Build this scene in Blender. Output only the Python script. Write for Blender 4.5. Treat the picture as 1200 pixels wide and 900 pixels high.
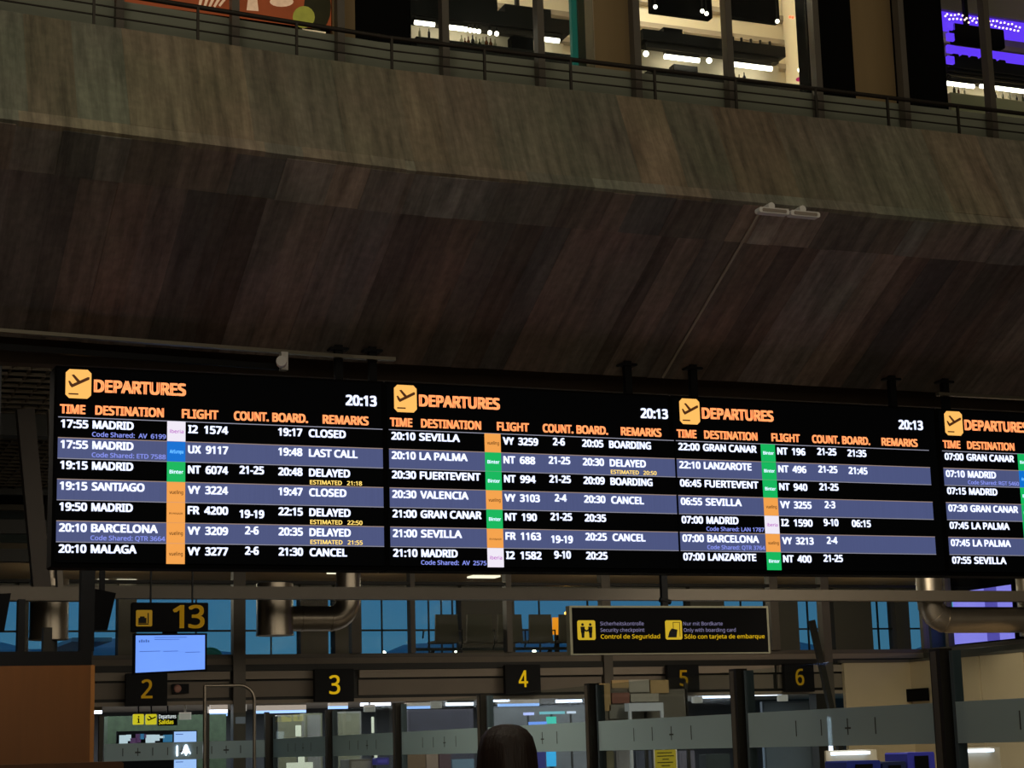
import bpy, bmesh, math, random
from mathutils import Vector, Matrix
random.seed(7)
for o in list(bpy.data.objects): bpy.data.objects.remove(o)
sc = bpy.context.scene
COL = sc.collection
# ---------------------------------------------------------------- camera
# world axes follow the building: +X along the departure boards, +Y towards the far glazed wall
F, CX, CY, EYE = 2200., 600., 450., 1.6
RHO = 0.028; ROLL = math.atan(RHO)
HD = 425 * math.cos(ROLL); PITCH = math.atan(HD / F)
CR, SR = math.cos(ROLL), math.sin(ROLL)
_dy = 425 - RHO * 5500
YAW = math.atan2(math.hypot(F, HD), 5500 * CR - _dy * SR)
def ray(x, y):
    a, b = x - CX, y - CY
    r = a * CR - b * SR; d = a * SR + b * CR
    fw = F * math.cos(PITCH) + d * math.sin(PITCH); up = F * math.sin(PITCH) - d * math.cos(PITCH)
    return Vector((r * math.cos(YAW) + fw * math.sin(YAW), -r * math.sin(YAW) + fw * math.cos(YAW), up))
def atY(x, y, D):
    v = ray(x, y); k = D / v.y; return Vector((v.x * k, D, EYE + v.z * k))
def atX(x, y, D):
    v = ray(x, y); k = D / v.x; return Vector((D, v.y * k, EYE + v.z * k))
def atZ(x, y, z):
    v = ray(x, y); k = (z - EYE) / v.z; return Vector((v.x * k, v.y * k, z))
cd = bpy.data.cameras.new('camera'); cam = bpy.data.objects.new('camera', cd); COL.objects.link(cam)
cd.sensor_width = 36; cd.lens = F / 1200 * 36; cd.clip_end = 3000; cd.clip_start = 0.05
fwd = ray(CX, CY).normalized(); rgt = (ray(CX + 100, CY) - ray(CX, CY)).normalized(); upv = rgt.cross(fwd)
M = Matrix((rgt, upv, -fwd)).transposed().to_4x4(); M.translation = (0, 0, EYE)
cam.matrix_world = M
sc.camera = cam
# ---------------------------------------------------------------- world, exposure
sc.view_settings.view_transform = 'Standard'; sc.view_settings.look = 'None'
sc.view_settings.gamma = 1; sc.view_settings.exposure = 0.0; sc.view_settings.use_curve_mapping = False
w = bpy.data.worlds.new('dusk_sky'); sc.world = w; w.use_nodes = True
nt = w.node_tree; nt.nodes.clear()
tc = nt.nodes.new('ShaderNodeTexCoord'); sx = nt.nodes.new('ShaderNodeSeparateXYZ'); cr_ = nt.nodes.new('ShaderNodeValToRGB')
nz = nt.nodes.new('ShaderNodeTexNoise'); nz.inputs['Scale'].default_value = 5; nz.inputs['Detail'].default_value = 5
ad = nt.nodes.new('ShaderNodeMath'); ad.operation = 'MULTIPLY_ADD'; ad.inputs[1].default_value = 0.12
bg = nt.nodes.new('ShaderNodeBackground'); wo = nt.nodes.new('ShaderNodeOutputWorld')
nt.links.new(tc.outputs['Generated'], sx.inputs[0]); nt.links.new(tc.outputs['Generated'], nz.inputs['Vector'])
nt.links.new(nz.outputs['Fac'], ad.inputs[0]); nt.links.new(sx.outputs['Z'], ad.inputs[2]); nt.links.new(ad.outputs[0], cr_.inputs[0])
e = cr_.color_ramp.elements
e[0].position = 0.03; e[0].color = (0.085, 0.23, 0.32, 1)
e[1].position = 0.6; e[1].color = (0.01, 0.05, 0.14, 1)
m_ = e.new(0.16); m_.color = (0.05, 0.185, 0.36, 1)
nt.links.new(cr_.outputs[0], bg.inputs[0]); bg.inputs[1].default_value = 0.8; nt.links.new(bg.outputs[0], wo.inputs[0])
def area(name, loc, rot, sx_, sy_, power, color):
    l = bpy.data.lights.new(name, 'AREA'); l.shape = 'RECTANGLE'; l.size = sx_; l.size_y = sy_; l.energy = power; l.color = color
    o = bpy.data.objects.new(name, l); COL.objects.link(o); o.location = loc; o.rotation_euler = rot; return o
def point(name, loc, power, color, r=0.1):
    l = bpy.data.lights.new(name, 'POINT'); l.energy = power; l.color = color; l.shadow_soft_size = r
    o = bpy.data.objects.new(name, l); COL.objects.link(o); o.location = loc; return o
area('hall_roof_light', (7, 5, 12.6), (0, 0, 0), 18, 8, 235, (1.0, 0.90, 0.66))
area('frontal_fill_light', (2, -10, 6.5), (math.radians(90), 0, 0), 14, 7, 300, (1.0, 0.86, 0.66))  # unseen area lamp added behind the camera as frontal fill
area('hall_upward_light', (8, 6, 2.6), (math.radians(180), 0, 0), 14, 5, 70, (1.0, 0.70, 0.56))  # reddish area lamp facing up in mid hall
area('far_wall_fill_light', (14, 22, 6.2), (math.radians(35), 0, 0), 17, 6, 720, (1.0, 0.88, 0.70))  # added lamp, hidden behind the boards, tilted to brighten the far wall
area('under_gallery_fill_light', (3, 18.6, 6.2), (math.radians(15), math.radians(-30), 0), 5, 3, 230, (1.0, 0.88, 0.72))  # hidden lamp added under the gallery to lift the frosted band
area('left_high_fill_light', (0, 8, 9.5), (0, math.radians(-50), 0), 3, 5, 95, (1.0, 0.9, 0.74))  # extra unseen lamp aimed at the near end of the frosted band
area('booth_fill_light', (18, 26, 6.2), (math.radians(10), math.radians(-35), 0), 5, 5, 700, (1.0, 0.86, 0.66))  # added out-of-view lamp that brightens the beige booth wall
area('airside_light', (15, 42, 2.65), (0, 0, 0), 18, 8, 1300, (0.93, 0.95, 1.0))
for lx in (7, 13, 19, 23, 27): point('upper_floor_fill_light', (lx, 40, 5.02), 42, (1, 0.84, 0.62), 0.05)  # fill points added for the upper ceiling, hidden by the long beam
# ---------------------------------------------------------------- helpers
def lin(h):
    c = [int(h[i:i + 2], 16) / 255 for i in (0, 2, 4)]
    return [x / 12.92 if x < 0.04045 else ((x + 0.055) / 1.055) ** 2.4 for x in c] + [1]
MATS = {}
def mat(name, col, rough=0.6, metal=0.0, emit=0.0, var=0.0, scale=3.0, stretch=(1, 1, 1), bump=0.0, alpha=None, ecol=None):
    if name in MATS: return MATS[name]
    m = bpy.data.materials.new(name); m.use_nodes = True; n = m.node_tree; b = n.nodes['Principled BSDF']
    c = lin(col) if isinstance(col, str) else list(col) + [1]
    b.inputs['Base Color'].default_value = c; b.inputs['Roughness'].default_value = rough; b.inputs['Metallic'].default_value = metal
    if emit:
        b.inputs['Emission Color'].default_value = lin(ecol) if ecol else c; b.inputs['Emission Strength'].default_value = emit
        b.inputs['Base Color'].default_value = [x * 0.3 for x in c[:3]] + [1]
    if var or bump:
        t = n.nodes.new('ShaderNodeTexCoord'); mp = n.nodes.new('ShaderNodeMapping'); no = n.nodes.new('ShaderNodeTexNoise')
        mp.inputs['Scale'].default_value = stretch; no.inputs['Scale'].default_value = scale; no.inputs['Detail'].default_value = 6
        n.links.new(t.outputs['Object'], mp.inputs[0]); n.links.new(mp.outputs[0], no.inputs['Vector'])
        if var:
            mx = n.nodes.new('ShaderNodeMix'); mx.data_type = 'RGBA'
            mx.inputs[6].default_value = [x * (1 - var) for x in c[:3]] + [1]; mx.inputs[7].default_value = [min(1, x * (1 + var)) for x in c[:3]] + [1]
            n.links.new(no.outputs['Fac'], mx.inputs[0]); n.links.new(mx.outputs[2], b.inputs['Emission Color' if emit else 'Base Color'])
        if bump:
            bp = n.nodes.new('ShaderNodeBump'); bp.inputs['Strength'].default_value = bump; bp.inputs['Distance'].default_value = 0.02
            n.links.new(no.outputs['Fac'], bp.inputs['Height']); n.links.new(bp.outputs[0], b.inputs['Normal'])
    MATS[name] = m; return m
def thin_glass(name, tint=(0.9, 0.95, 0.95), frost=0.0, fcol=(0.5, 0.55, 0.55), base=0.0):
    if name in MATS: return MATS[name]
    m = bpy.data.materials.new(name); m.use_nodes = True; n = m.node_tree; n.nodes.clear()
    out = n.nodes.new('ShaderNodeOutputMaterial'); tr = n.nodes.new('ShaderNodeBsdfTransparent'); tr.inputs[0].default_value = (*tint, 1)
    gl = n.nodes.new('ShaderNodeBsdfGlossy'); gl.inputs['Roughness'].default_value = 0.03
    fr = n.nodes.new('ShaderNodeLayerWeight'); fr.inputs[0].default_value = 0.12
    mp = n.nodes.new('ShaderNodeMath'); mp.operation = 'MULTIPLY_ADD'; mp.inputs[1].default_value = 0.3; mp.inputs[2].default_value = base
    mx = n.nodes.new('ShaderNodeMixShader'); n.links.new(fr.outputs['Fresnel'], mp.inputs[0]); n.links.new(mp.outputs[0], mx.inputs[0])
    n.links.new(tr.outputs[0], mx.inputs[1]); n.links.new(gl.outputs[0], mx.inputs[2]); last = mx
    if frost:
        df = n.nodes.new('ShaderNodeBsdfDiffuse'); df.inputs[0].default_value = (*fcol, 1); tl = n.nodes.new('ShaderNodeBsdfTranslucent'); tl.inputs[0].default_value = (*fcol, 1)
        m1 = n.nodes.new('ShaderNodeMixShader'); m1.inputs[0].default_value = 0.5; n.links.new(df.outputs[0], m1.inputs[1]); n.links.new(tl.outputs[0], m1.inputs[2])
        m2 = n.nodes.new('ShaderNodeMixShader'); m2.inputs[0].default_value = frost; n.links.new(mx.outputs[0], m2.inputs[1]); n.links.new(m1.outputs[0], m2.inputs[2]); last = m2
    n.links.new(last.outputs[0], out.inputs[0]); MATS[name] = m; return m
class MB:
    def __init__(s): s.v = []; s.f = []; s.mi = []; s.mats = []; s.sm = []
    def m(s, mt):
        if mt not in s.mats: s.mats.append(mt)
        return s.mats.index(mt)
    def face(s, pts, mt, smooth=False):
        k = len(s.v); s.v += [tuple(p) for p in pts]; s.f.append(tuple(range(k, k + len(pts)))); s.mi.append(s.m(mt)); s.sm.append(smooth)
    def mesh(s, vs, fs, mt, smooth=False):
        k = len(s.v); s.v += [tuple(p) for p in vs]; i = s.m(mt)
        for f in fs: s.f.append(tuple(k + q for q in f)); s.mi.append(i); s.sm.append(smooth)
    def box(s, x0, x1, y0, y1, z0, z1, mt):
        if x0 > x1: x0, x1 = x1, x0
        if y0 > y1: y0, y1 = y1, y0
        if z0 > z1: z0, z1 = z1, z0
        v = [(x0, y0, z0), (x1, y0, z0), (x1, y1, z0), (x0, y1, z0), (x0, y0, z1), (x1, y0, z1), (x1, y1, z1), (x0, y1, z1)]
        s.mesh(v, [(0, 3, 2, 1), (4, 5, 6, 7), (0, 1, 5, 4), (1, 2, 6, 5), (2, 3, 7, 6), (3, 0, 4, 7)], mt); return s
    def bev(s, x0, x1, y0, y1, z0, z1, b, mt):
        # box whose vertical-plane outline (x,z) has cut corners
        pts = [(x0 + b, z0), (x1 - b, z0), (x1, z0 + b), (x1, z1 - b), (x1 - b, z1), (x0 + b, z1), (x0, z1 - b), (x0, z0 + b)]
        s.prism(pts, y0, y1, mt); return s
    def prism(s, pts, y0, y1, mt):
        n = len(pts); v = [(p[0], y0, p[1]) for p in pts] + [(p[0], y1, p[1]) for p in pts]
        f = [tuple(range(n)), tuple(reversed(range(n, 2 * n)))] + [(i, i + n, (i + 1) % n + n, (i + 1) % n) for i in range(n)]
        s.mesh(v, f, mt); return s
    def bar(s, p0, p1, a, b, mt, side=Vector((0, 1, 0))):
        p0, p1 = Vector(p0), Vector(p1); d = (p1 - p0).normalized()
        if abs(d.dot(side)) > 0.95: side = Vector((1, 0, 0))
        u = d.cross(side).normalized() * a / 2; w_ = d.cross(u).normalized() * b / 2
        v = [p + q for p in (p0, p1) for q in (u + w_, -u + w_, -u - w_, u - w_)]
        s.mesh(v, [(0, 1, 2, 3), (7, 6, 5, 4)] + [(i, i + 4, (i + 1) % 4 + 4, (i + 1) % 4) for i in range(4)], mt); return s
    def tube(s, path, r, mt, n=10, cap=True):
        path = [Vector(p) for p in path]; rs = r if isinstance(r, (list, tuple)) else [r] * len(path); rings = []
        prev = None
        for i, p in enumerate(path):
            d = (path[min(i + 1, len(path) - 1)] - path[max(i - 1, 0)]).normalized()
            if prev is None: u = d.cross(Vector((0, 1, 0.01)) if abs(d.y) < 0.9 else Vector((1, 0, 0))).normalized()
            else: u = (prev - d * prev.dot(d)).normalized()
            prev = u; w_ = d.cross(u)
            rings.append([p + (u * math.cos(2 * math.pi * j / n) + w_ * math.sin(2 * math.pi * j / n)) * rs[i] for j in range(n)])
        v = [q for g in rings for q in g]; f = []
        for i in range(len(path) - 1):
            for j in range(n): f.append((i * n + j, i * n + (j + 1) % n, (i + 1) * n + (j + 1) % n, (i + 1) * n + j))
        s.mesh(v, f, mt, True)
        if cap:
            s.face(list(reversed(rings[0])), mt); s.face(rings[-1], mt)
        return s
    def build(s, name, parent=None):
        me = bpy.data.meshes.new(name); me.from_pydata(s.v, [], s.f)
        for q in s.mats: me.materials.append(q)
        me.polygons.foreach_set('material_index', s.mi); me.polygons.foreach_set('use_smooth', s.sm)
        bm = bmesh.new(); bm.from_mesh(me); bmesh.ops.recalc_face_normals(bm, faces=bm.faces); bm.to_mesh(me); bm.free()
        o = bpy.data.objects.new(name, me); COL.objects.link(o)
        if parent: o.parent = parent; o.matrix_parent_inverse = parent.matrix_world.inverted() if parent.type != 'EMPTY' else Matrix.Translation(-Vector(parent.location))
        return o
def ball(mb, c, r, mt, n=10, sc_=(1, 1, 1)):
    vs = []; fs = []
    for i in range(n + 1):
        a = math.pi * i / n
        for j in range(n * 2):
            t = math.pi * j / n; vs.append((c[0] + r * sc_[0] * math.sin(a) * math.cos(t), c[1] + r * sc_[1] * math.sin(a) * math.sin(t), c[2] + r * sc_[2] * math.cos(a)))
    for i in range(n):
        for j in range(n * 2): fs.append((i * 2 * n + j, (i + 1) * 2 * n + j, (i + 1) * 2 * n + (j + 1) % (2 * n), i * 2 * n + (j + 1) % (2 * n)))
    mb.mesh(vs, fs, mt, True)
def thing(name, label, cat, loc=(0, 0, 0), group=None):
    o = bpy.data.objects.new(name, None); COL.objects.link(o); o.location = loc; o.empty_display_size = 0.2
    return tag(o, label, cat, group)
def tag(o, label, cat, group=None):
    o['label'] = label; o['category'] = cat
    if group: o['group'] = group
    return o
def struct(mb, name, label=None, parent=None):
    o = mb.build(name, parent)
    if not parent: o['kind'] = 'structure'
    if label: o['label'] = label
    return o
def B(x0, x1, y0, y1, z0, z1, m): return MB().box(x0, x1, y0, y1, z0, z1, m)
_tc = {}
FONT = None
try:
    import os
    FONT = bpy.data.fonts.load(os.path.join(bpy.utils.system_resource('DATAFILES'), 'fonts', 'NotoSansHebrew-Regular.woff2'))
except Exception: FONT = None
def glyphs(txt, bold):
    if (txt, bold) in _tc: return _tc[(txt, bold)]
    c = bpy.data.curves.new('t', 'FONT'); c.body = txt; c.size = 1
    if FONT: c.font = FONT
    c.resolution_u = 2; c.fill_mode = 'BOTH'
    o = bpy.data.objects.new('t', c); COL.objects.link(o); bpy.context.view_layer.update()
    me = bpy.data.meshes.new_from_object(o.evaluated_get(bpy.context.evaluated_depsgraph_get()))
    v = [tuple(p.co) for p in me.vertices]; f = [tuple(p.vertices) for p in me.polygons]
    bpy.data.objects.remove(o); bpy.data.curves.remove(c); bpy.data.meshes.remove(me)
    _tc[(txt, bold)] = (v, f); return v, f
_gv, _gf = glyphs('H', 0); CAPH = max(p[1] for p in _gv)
def text(mb, txt, x0, x1, z, h, y, mt, bold=0.02, slope=0):
    # letters between x0 and x1 on the plane Y=y, baseline z, capital height h; bold strokes come from slightly shifted copies
    v, f = glyphs(txt, 0)
    if not v: return
    a = min(p[0] for p in v); b = max(p[0] for p in v); kz = h / CAPH; e = bold * kz
    k = (x1 - x0 - 2 * e) / (b - a)
    for sx_, sz_ in (((0, 0),) if bold <= 0.005 else ((-1, -1), (1, -1), (-1, 1), (1, 1))):
        mb.mesh([(x0 + e + (p[0] - a) * k + sx_ * e, y, z + e * .5 + p[1] * kz * (1 - bold) + sz_ * e * .6) for p in v], f, mt)
# ---------------------------------------------------------------- materials
M_conc = mat('hall_plaster', '6a6458', 0.85, var=0.2, scale=1.5, bump=0.2)
M_floor = mat('floor_terrazzo', '6d665c', 0.25, var=0.15, scale=8)
M_dark = mat('black_metal', '07080a', 0.6); M_dark.node_tree.nodes['Principled BSDF'].inputs['Specular IOR Level'].default_value = 0.25
M_case = mat('screen_black', '020203', 0.8); M_case.node_tree.nodes['Principled BSDF'].inputs['Specular IOR Level'].default_value = 0.12
M_steel = mat('duct_steel', 'a09686', 0.34, 0.9, var=0.1, scale=4, stretch=(1, 1, 0.1))
M_frame = mat('brown_grey_frame', '625b50', 0.5, 0.2, var=0.1)
M_frame_d = mat('dark_frame', '25241f', 0.5, 0.3)
M_panel = mat('facade_panel', '85796a', 0.6, var=0.12, scale=2)
M_panel_l = mat('facade_panel_light', 'a09280', 0.55, var=0.1, scale=2)
M_brown = mat('brown_column', '8f7850', 0.6, var=0.15, scale=1.5, stretch=(4, 4, 0.3))
M_black = mat('black_panel', '080807', 0.8); M_black.node_tree.nodes['Principled BSDF'].inputs['Specular IOR Level'].default_value = 0.1
M_grey_green = mat('balustrade_panel', '868a78', 0.7, var=0.1, scale=2)
M_rail = mat('rail_metal', '3a352e', 0.45, 0.6)
M_yel = mat('sign_yellow', 'f2cc1c', 0.5, emit=0.45)
M_yel_d = mat('sign_yellow_dull', 'c99a1c', 0.5, emit=0.25)  # duller yellow with a weaker glow
M_lav = mat('sign_lavender', 'a9a4dc', 0.5, emit=0.35)
M_glass = thin_glass('clear_glass')
M_beige = mat('beige_wall', 'd2bc98', 0.7, var=0.06, scale=3)
M_wood = mat('orange_brown_wood', '6c4218', 0.45, var=0.2, scale=2, stretch=(6, 6, 0.5))
M_white = mat('white_plastic', 'e6e4de', 0.5)
M_tube = mat('tube_light', 'fff0d8', 0.5, emit=7)
M_tube_c = mat('tube_light_cool', 'dfe9ff', 0.5, emit=4)
M_tube_b = mat('tube_light_blue', '8fb4f0', 0.5, emit=1.2)
# LED colours
L_or = mat('led_orange', 'ff9a55', 0.5, emit=1.15, ecol='ff9e62')
L_ic = mat('led_icon', 'ffbe62', 0.5, emit=1.0)
L_wh = mat('led_white', 'dfe6ff', 0.5, emit=1.15)
L_co = mat('led_codeshare', '8f9ae8', 0.5, emit=0.8)
L_es = mat('led_estimated', 'f5d878', 0.5, emit=0.95)
L_ln = mat('led_line', '8f8fa0', 0.5, emit=0.9)
L_ln2 = mat('led_line_pink', 'a08a80', 0.5, emit=0.8)
L_bl = mat('led_row_blue', '4c5580', 0.5, emit=0.95, var=0.12, scale=30, stretch=(3, 1, 0.05))
L_bk = mat('led_off', '040506', 0.8, emit=0.3); L_bk.node_tree.nodes['Principled BSDF'].inputs['Specular IOR Level'].default_value = 0.12
L_gr = mat('led_green', '12b45c', 0.5, emit=1.0)
L_am = mat('led_amber', 'f0a04c', 0.5, emit=1.0)
L_bu = mat('led_tile_blue', '0a6fd0', 0.5, emit=1.0)
L_wt = mat('led_tile_white', 'ece6f4', 0.5, emit=1.0)
L_dk = mat('led_dark', '5c3318', 0.5, emit=0.6)
L_pu = mat('led_magenta', 'b04ab8', 0.5, emit=0.9)
# ================================================================ SETTING
struct(B(-6, 30, -12, 60, -0.2, 0, M_floor), 'floor')
struct(B(-6.3, -6, -12, 60, 0, 13, M_conc), 'wall_left')
struct(B(30, 30.3, -12, 36, 0, 13, M_conc), 'wall_right')
struct(B(-6, 30, -12.3, -12, 0, 13, M_conc), 'wall_back')
struct(B(-6.3, 30.3, -12.3, 36, 13, 13.3, M_conc), 'ceiling')
# far wall above the upper windows and behind the shops
struct(B(-6, 30, 35.8, 36.1, 6.2, 13, M_conc), 'wall_front')
# --- board-marked concrete gallery edge (swept profile, one strip per formwork board)
def concrete_mat():
    m = bpy.data.materials.new('board_marked_concrete'); m.use_nodes = True; n = m.node_tree; b = n.nodes['Principled BSDF']
    at = n.nodes.new('ShaderNodeAttribute'); at.attribute_name = 'tone'
    t = n.nodes.new('ShaderNodeTexCoord'); mp = n.nodes.new('ShaderNodeMapping'); mp.inputs['Scale'].default_value = (7, 0.7, 0.7)
    no = n.nodes.new('ShaderNodeTexNoise'); no.inputs['Scale'].default_value = 1.6; no.inputs['Detail'].default_value = 8; no.inputs['Roughness'].default_value = 0.65
    n2 = n.nodes.new('ShaderNodeTexNoise'); n2.inputs['Scale'].default_value = 0.9; n2.inputs['Detail'].default_value = 6
    n3 = n.nodes.new('ShaderNodeTexNoise'); n3.inputs['Scale'].default_value = 14; n3.inputs['Detail'].default_value = 6
    n.links.new(t.outputs['Object'], mp.inputs[0]); n.links.new(mp.outputs[0], no.inputs['Vector']); n.links.new(t.outputs['Object'], n2.inputs['Vector']); n.links.new(t.outputs['Object'], n3.inputs['Vector'])
    def mx(kind, a, b_, f):
        q = n.nodes.new('ShaderNodeMix'); q.data_type = 'RGBA'; q.blend_type = kind
        for s, i in ((f, 0), (a, 6), (b_, 7)):
            if hasattr(s, 'links'): n.links.new(s, q.inputs[i])
            else: q.inputs[i].default_value = s
        return q.outputs[2]
    def ramp(src, p0, c0, p1, c1):
        r = n.nodes.new('ShaderNodeValToRGB'); r.color_ramp.elements[0].position = p0; r.color_ramp.elements[0].color = (*c0, 1); r.color_ramp.elements[1].position = p1; r.color_ramp.elements[1].color = (*c1, 1)
        n.links.new(src, r.inputs[0]); return r.outputs[0]
    streak = ramp(no.outputs['Fac'], 0.3, (0.5, 0.5, 0.5), 0.7, (1.38, 1.38, 1.38))
    blot = ramp(n2.outputs['Fac'], 0.35, (0.94, 1.0, 0.88), 0.65, (1.06, 0.97, 0.94))
    fine = ramp(n3.outputs['Fac'], 0.3, (0.85, 0.85, 0.85), 0.7, (1.12, 1.12, 1.12))
    c = mx('MULTIPLY', at.outputs['Color'], streak, 1.0); c = mx('MULTIPLY', c, blot, 1.0); c = mx('MULTIPLY', c, fine, 1.0)
    n.links.new(c, b.inputs['Base Color']); b.inputs['Roughness'].default_value = 0.8
    bp = n.nodes.new('ShaderNodeBump'); bp.inputs['Strength'].default_value = 0.5; bp.inputs['Distance'].default_value = 0.01
    n.links.new(n3.outputs['Fac'], bp.inputs['Height']); n.links.new(bp.outputs[0], b.inputs['Normal'])
    return m
M_bm = concrete_mat()
BX = 4.85; SL = 0.0945
def yo(x): return -max(0, BX - x) * SL
def strips(name, segs, label):
    vs = []; fs = []; cols = []
    for (p0, p1, wmin, wmax, base, amp, dep) in segs:
        d = Vector((0, p1[0] - p0[0], p1[1] - p0[1])); nrm = Vector((0, -d.z, d.y)).normalized()
        if nrm.y > 0: nrm = -nrm
        x = -5.9
        while x < 29.9:
            w_ = random.uniform(wmin, wmax); x1 = min(29.9, x + w_)
            if x < BX < x1: x1 = BX
            o_ = nrm * random.uniform(0, dep); k = len(vs)
            for (xx, pp) in ((x, p0), (x1, p0), (x1, p1), (x, p1)):
                vs.append((xx, pp[0] + yo(xx) + o_.y, pp[1] + o_.z))
            for (xx, pp) in ((x, p0), (x1, p0), (x1, p1), (x, p1)):
                vs.append((xx, pp[0] + yo(xx) - nrm.y * 0.05, pp[1] - nrm.z * 0.05))
            fs += [(k, k + 1, k + 2, k + 3), (k, k + 3, k + 7, k + 4), (k + 1, k + 5, k + 6, k + 2), (k, k + 4, k + 5, k + 1), (k + 3, k + 2, k + 6, k + 7)]
            a = random.uniform(-amp, amp); h = random.uniform(-0.12, 0.12)
            if random.random() < 0.15: a += amp * 0.9
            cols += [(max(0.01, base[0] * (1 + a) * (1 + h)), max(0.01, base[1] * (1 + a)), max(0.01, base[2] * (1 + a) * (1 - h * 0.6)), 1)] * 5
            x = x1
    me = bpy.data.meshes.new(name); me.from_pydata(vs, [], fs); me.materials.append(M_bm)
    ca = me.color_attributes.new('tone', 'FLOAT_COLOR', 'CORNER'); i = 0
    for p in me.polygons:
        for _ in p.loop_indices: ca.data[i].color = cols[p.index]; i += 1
    o = bpy.data.objects.new(name, me); COL.objects.link(o); o['kind'] = 'structure'; o['label'] = label; return o
PT, PL0, PL1, PS, PB = (14.30, 7.24), (13.86, 6.30), (13.80, 6.20), (14.22, 5.96), (15.9, 5.05)
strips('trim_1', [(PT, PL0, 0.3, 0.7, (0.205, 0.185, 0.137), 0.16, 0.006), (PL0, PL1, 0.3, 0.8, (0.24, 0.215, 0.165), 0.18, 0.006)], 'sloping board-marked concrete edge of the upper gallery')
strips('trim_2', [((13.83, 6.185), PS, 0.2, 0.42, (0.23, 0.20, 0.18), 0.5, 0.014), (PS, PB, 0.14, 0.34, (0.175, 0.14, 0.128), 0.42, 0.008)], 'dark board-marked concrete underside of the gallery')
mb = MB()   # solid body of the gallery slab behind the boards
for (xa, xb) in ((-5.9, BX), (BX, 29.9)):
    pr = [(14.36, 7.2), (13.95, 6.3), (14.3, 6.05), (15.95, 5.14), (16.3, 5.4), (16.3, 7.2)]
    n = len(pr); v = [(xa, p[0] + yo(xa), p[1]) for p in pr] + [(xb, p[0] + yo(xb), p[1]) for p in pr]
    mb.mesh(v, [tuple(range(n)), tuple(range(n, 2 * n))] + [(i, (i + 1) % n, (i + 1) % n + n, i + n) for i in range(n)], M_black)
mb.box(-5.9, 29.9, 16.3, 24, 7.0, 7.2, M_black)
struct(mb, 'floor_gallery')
struct(B(-5.9, 29.9, 23.9, 24.1, 7.2, 13, M_black), 'wall_shops')
# soffit beyond the sloping underside: dark ceiling with mesh tiles
M_mesh = mat('ceiling_mesh', '4a4030', 0.6, 0.3)
struct(B(-5.9, 29.9, 16.3, 35.8, 6.3, 6.9, M_black), 'ceiling_hall_rear')
mb = MB(); mb.box(-5.9, 29.9, 16.32, 16.5, 4.98, 6.3, mat('brown_downstand', '4a3c2c', 0.7, var=0.2)); struct(mb, 'trim_3', 'brown downstand beam under the gallery')
mg = thing('mesh_ceiling', 'brown metal mesh ceiling panel left of the departure boards', 'ceiling panel', (3, 28, 6.1))
mb = MB()
for i in range(42):
    y = 17 + i * 0.36; mb.box(0.5, 6.5, y, y + 0.03, 6.08, 6.12, M_mesh)
for i in range(28): x = 0.5 + i * 0.22; mb.box(x, x + 0.02, 17, 32.2, 6.09, 6.13, M_mesh)
o = mb.build('mesh', mg); o['kind'] = 'stuff'
mb = MB().box(0.4, 6.6, 16.9, 17.0, 6.0, 6.3, M_frame_d); mb.box(0.4, 6.6, 32.2, 32.3, 6.0, 6.3, M_frame_d); mb.box(0.4, 6.6, 25, 25.3, 5.8, 6.3, M_frame_d); mb.build('frame', mg)
# ================================================================ GALLERY RAILING
GZ = 7.24
def railpt(px, py): 
    v = ray(px, py)
    for it in range(3): pass
    # plane y = 14.45 + yo(x)
    k = 14.45 / v.y
    if v.x * k < BX: k = (14.45 - BX * SL) / (v.y - SL * v.x)
    return Vector((v.x * k, v.y * k, EYE + v.z * k))
rail = thing('gallery_railing', 'thin dark metal railing along the top edge of the concrete gallery', 'railing', (BX, 14.45, GZ))
for zz, r in ((7.585, 0.022), (7.47, 0.008), (7.385, 0.008)):
    mb = MB(); mb.tube([(-5, 14.45 + yo(-5), zz), (BX, 14.45, zz), (22, 14.45, zz)], r, M_rail, 8); mb.build('handrail' if r > 0.01 else 'rail_wire', rail)
for px in (-3.6, -2.75, -1.9, -1.05, -0.2, 0.65, 1.49, 2.31, 3.16, 4.01, 4.87, 5.72, 6.54, 7.37, 8.2, 9.05, 9.84, 10.64, 11.5, 12.3, 13.1, 14.0, 14.8):
    MB().box(px - 0.01, px + 0.01, 14.43 + yo(px), 14.455 + yo(px), 7.2, 7.58, M_rail).build('baluster', rail)
# low stall riser behind railing
def gl(x): return 14.75 + yo(x)
mb = MB()
for xa, xb in ((-5.5, BX), (BX, 22)):
    for (ya, yb, za, zb) in ((0, 0.08, 7.1, 7.66),):
        v = []
        for x in (xa, xb): v += [(x, gl(x) + ya, za), (x, gl(x) + yb, za), (x, gl(x) + yb, zb), (x, gl(x) + ya, zb)]
        mb.mesh(v, [(0, 1, 2, 3), (4, 5, 6, 7), (0, 1, 5, 4), (1, 2, 6, 5), (2, 3, 7, 6), (3, 0, 4, 7)], M_grey_green)
struct(mb, 'wall_gallery_sill', 'grey green low wall under the gallery shop windows')
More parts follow.
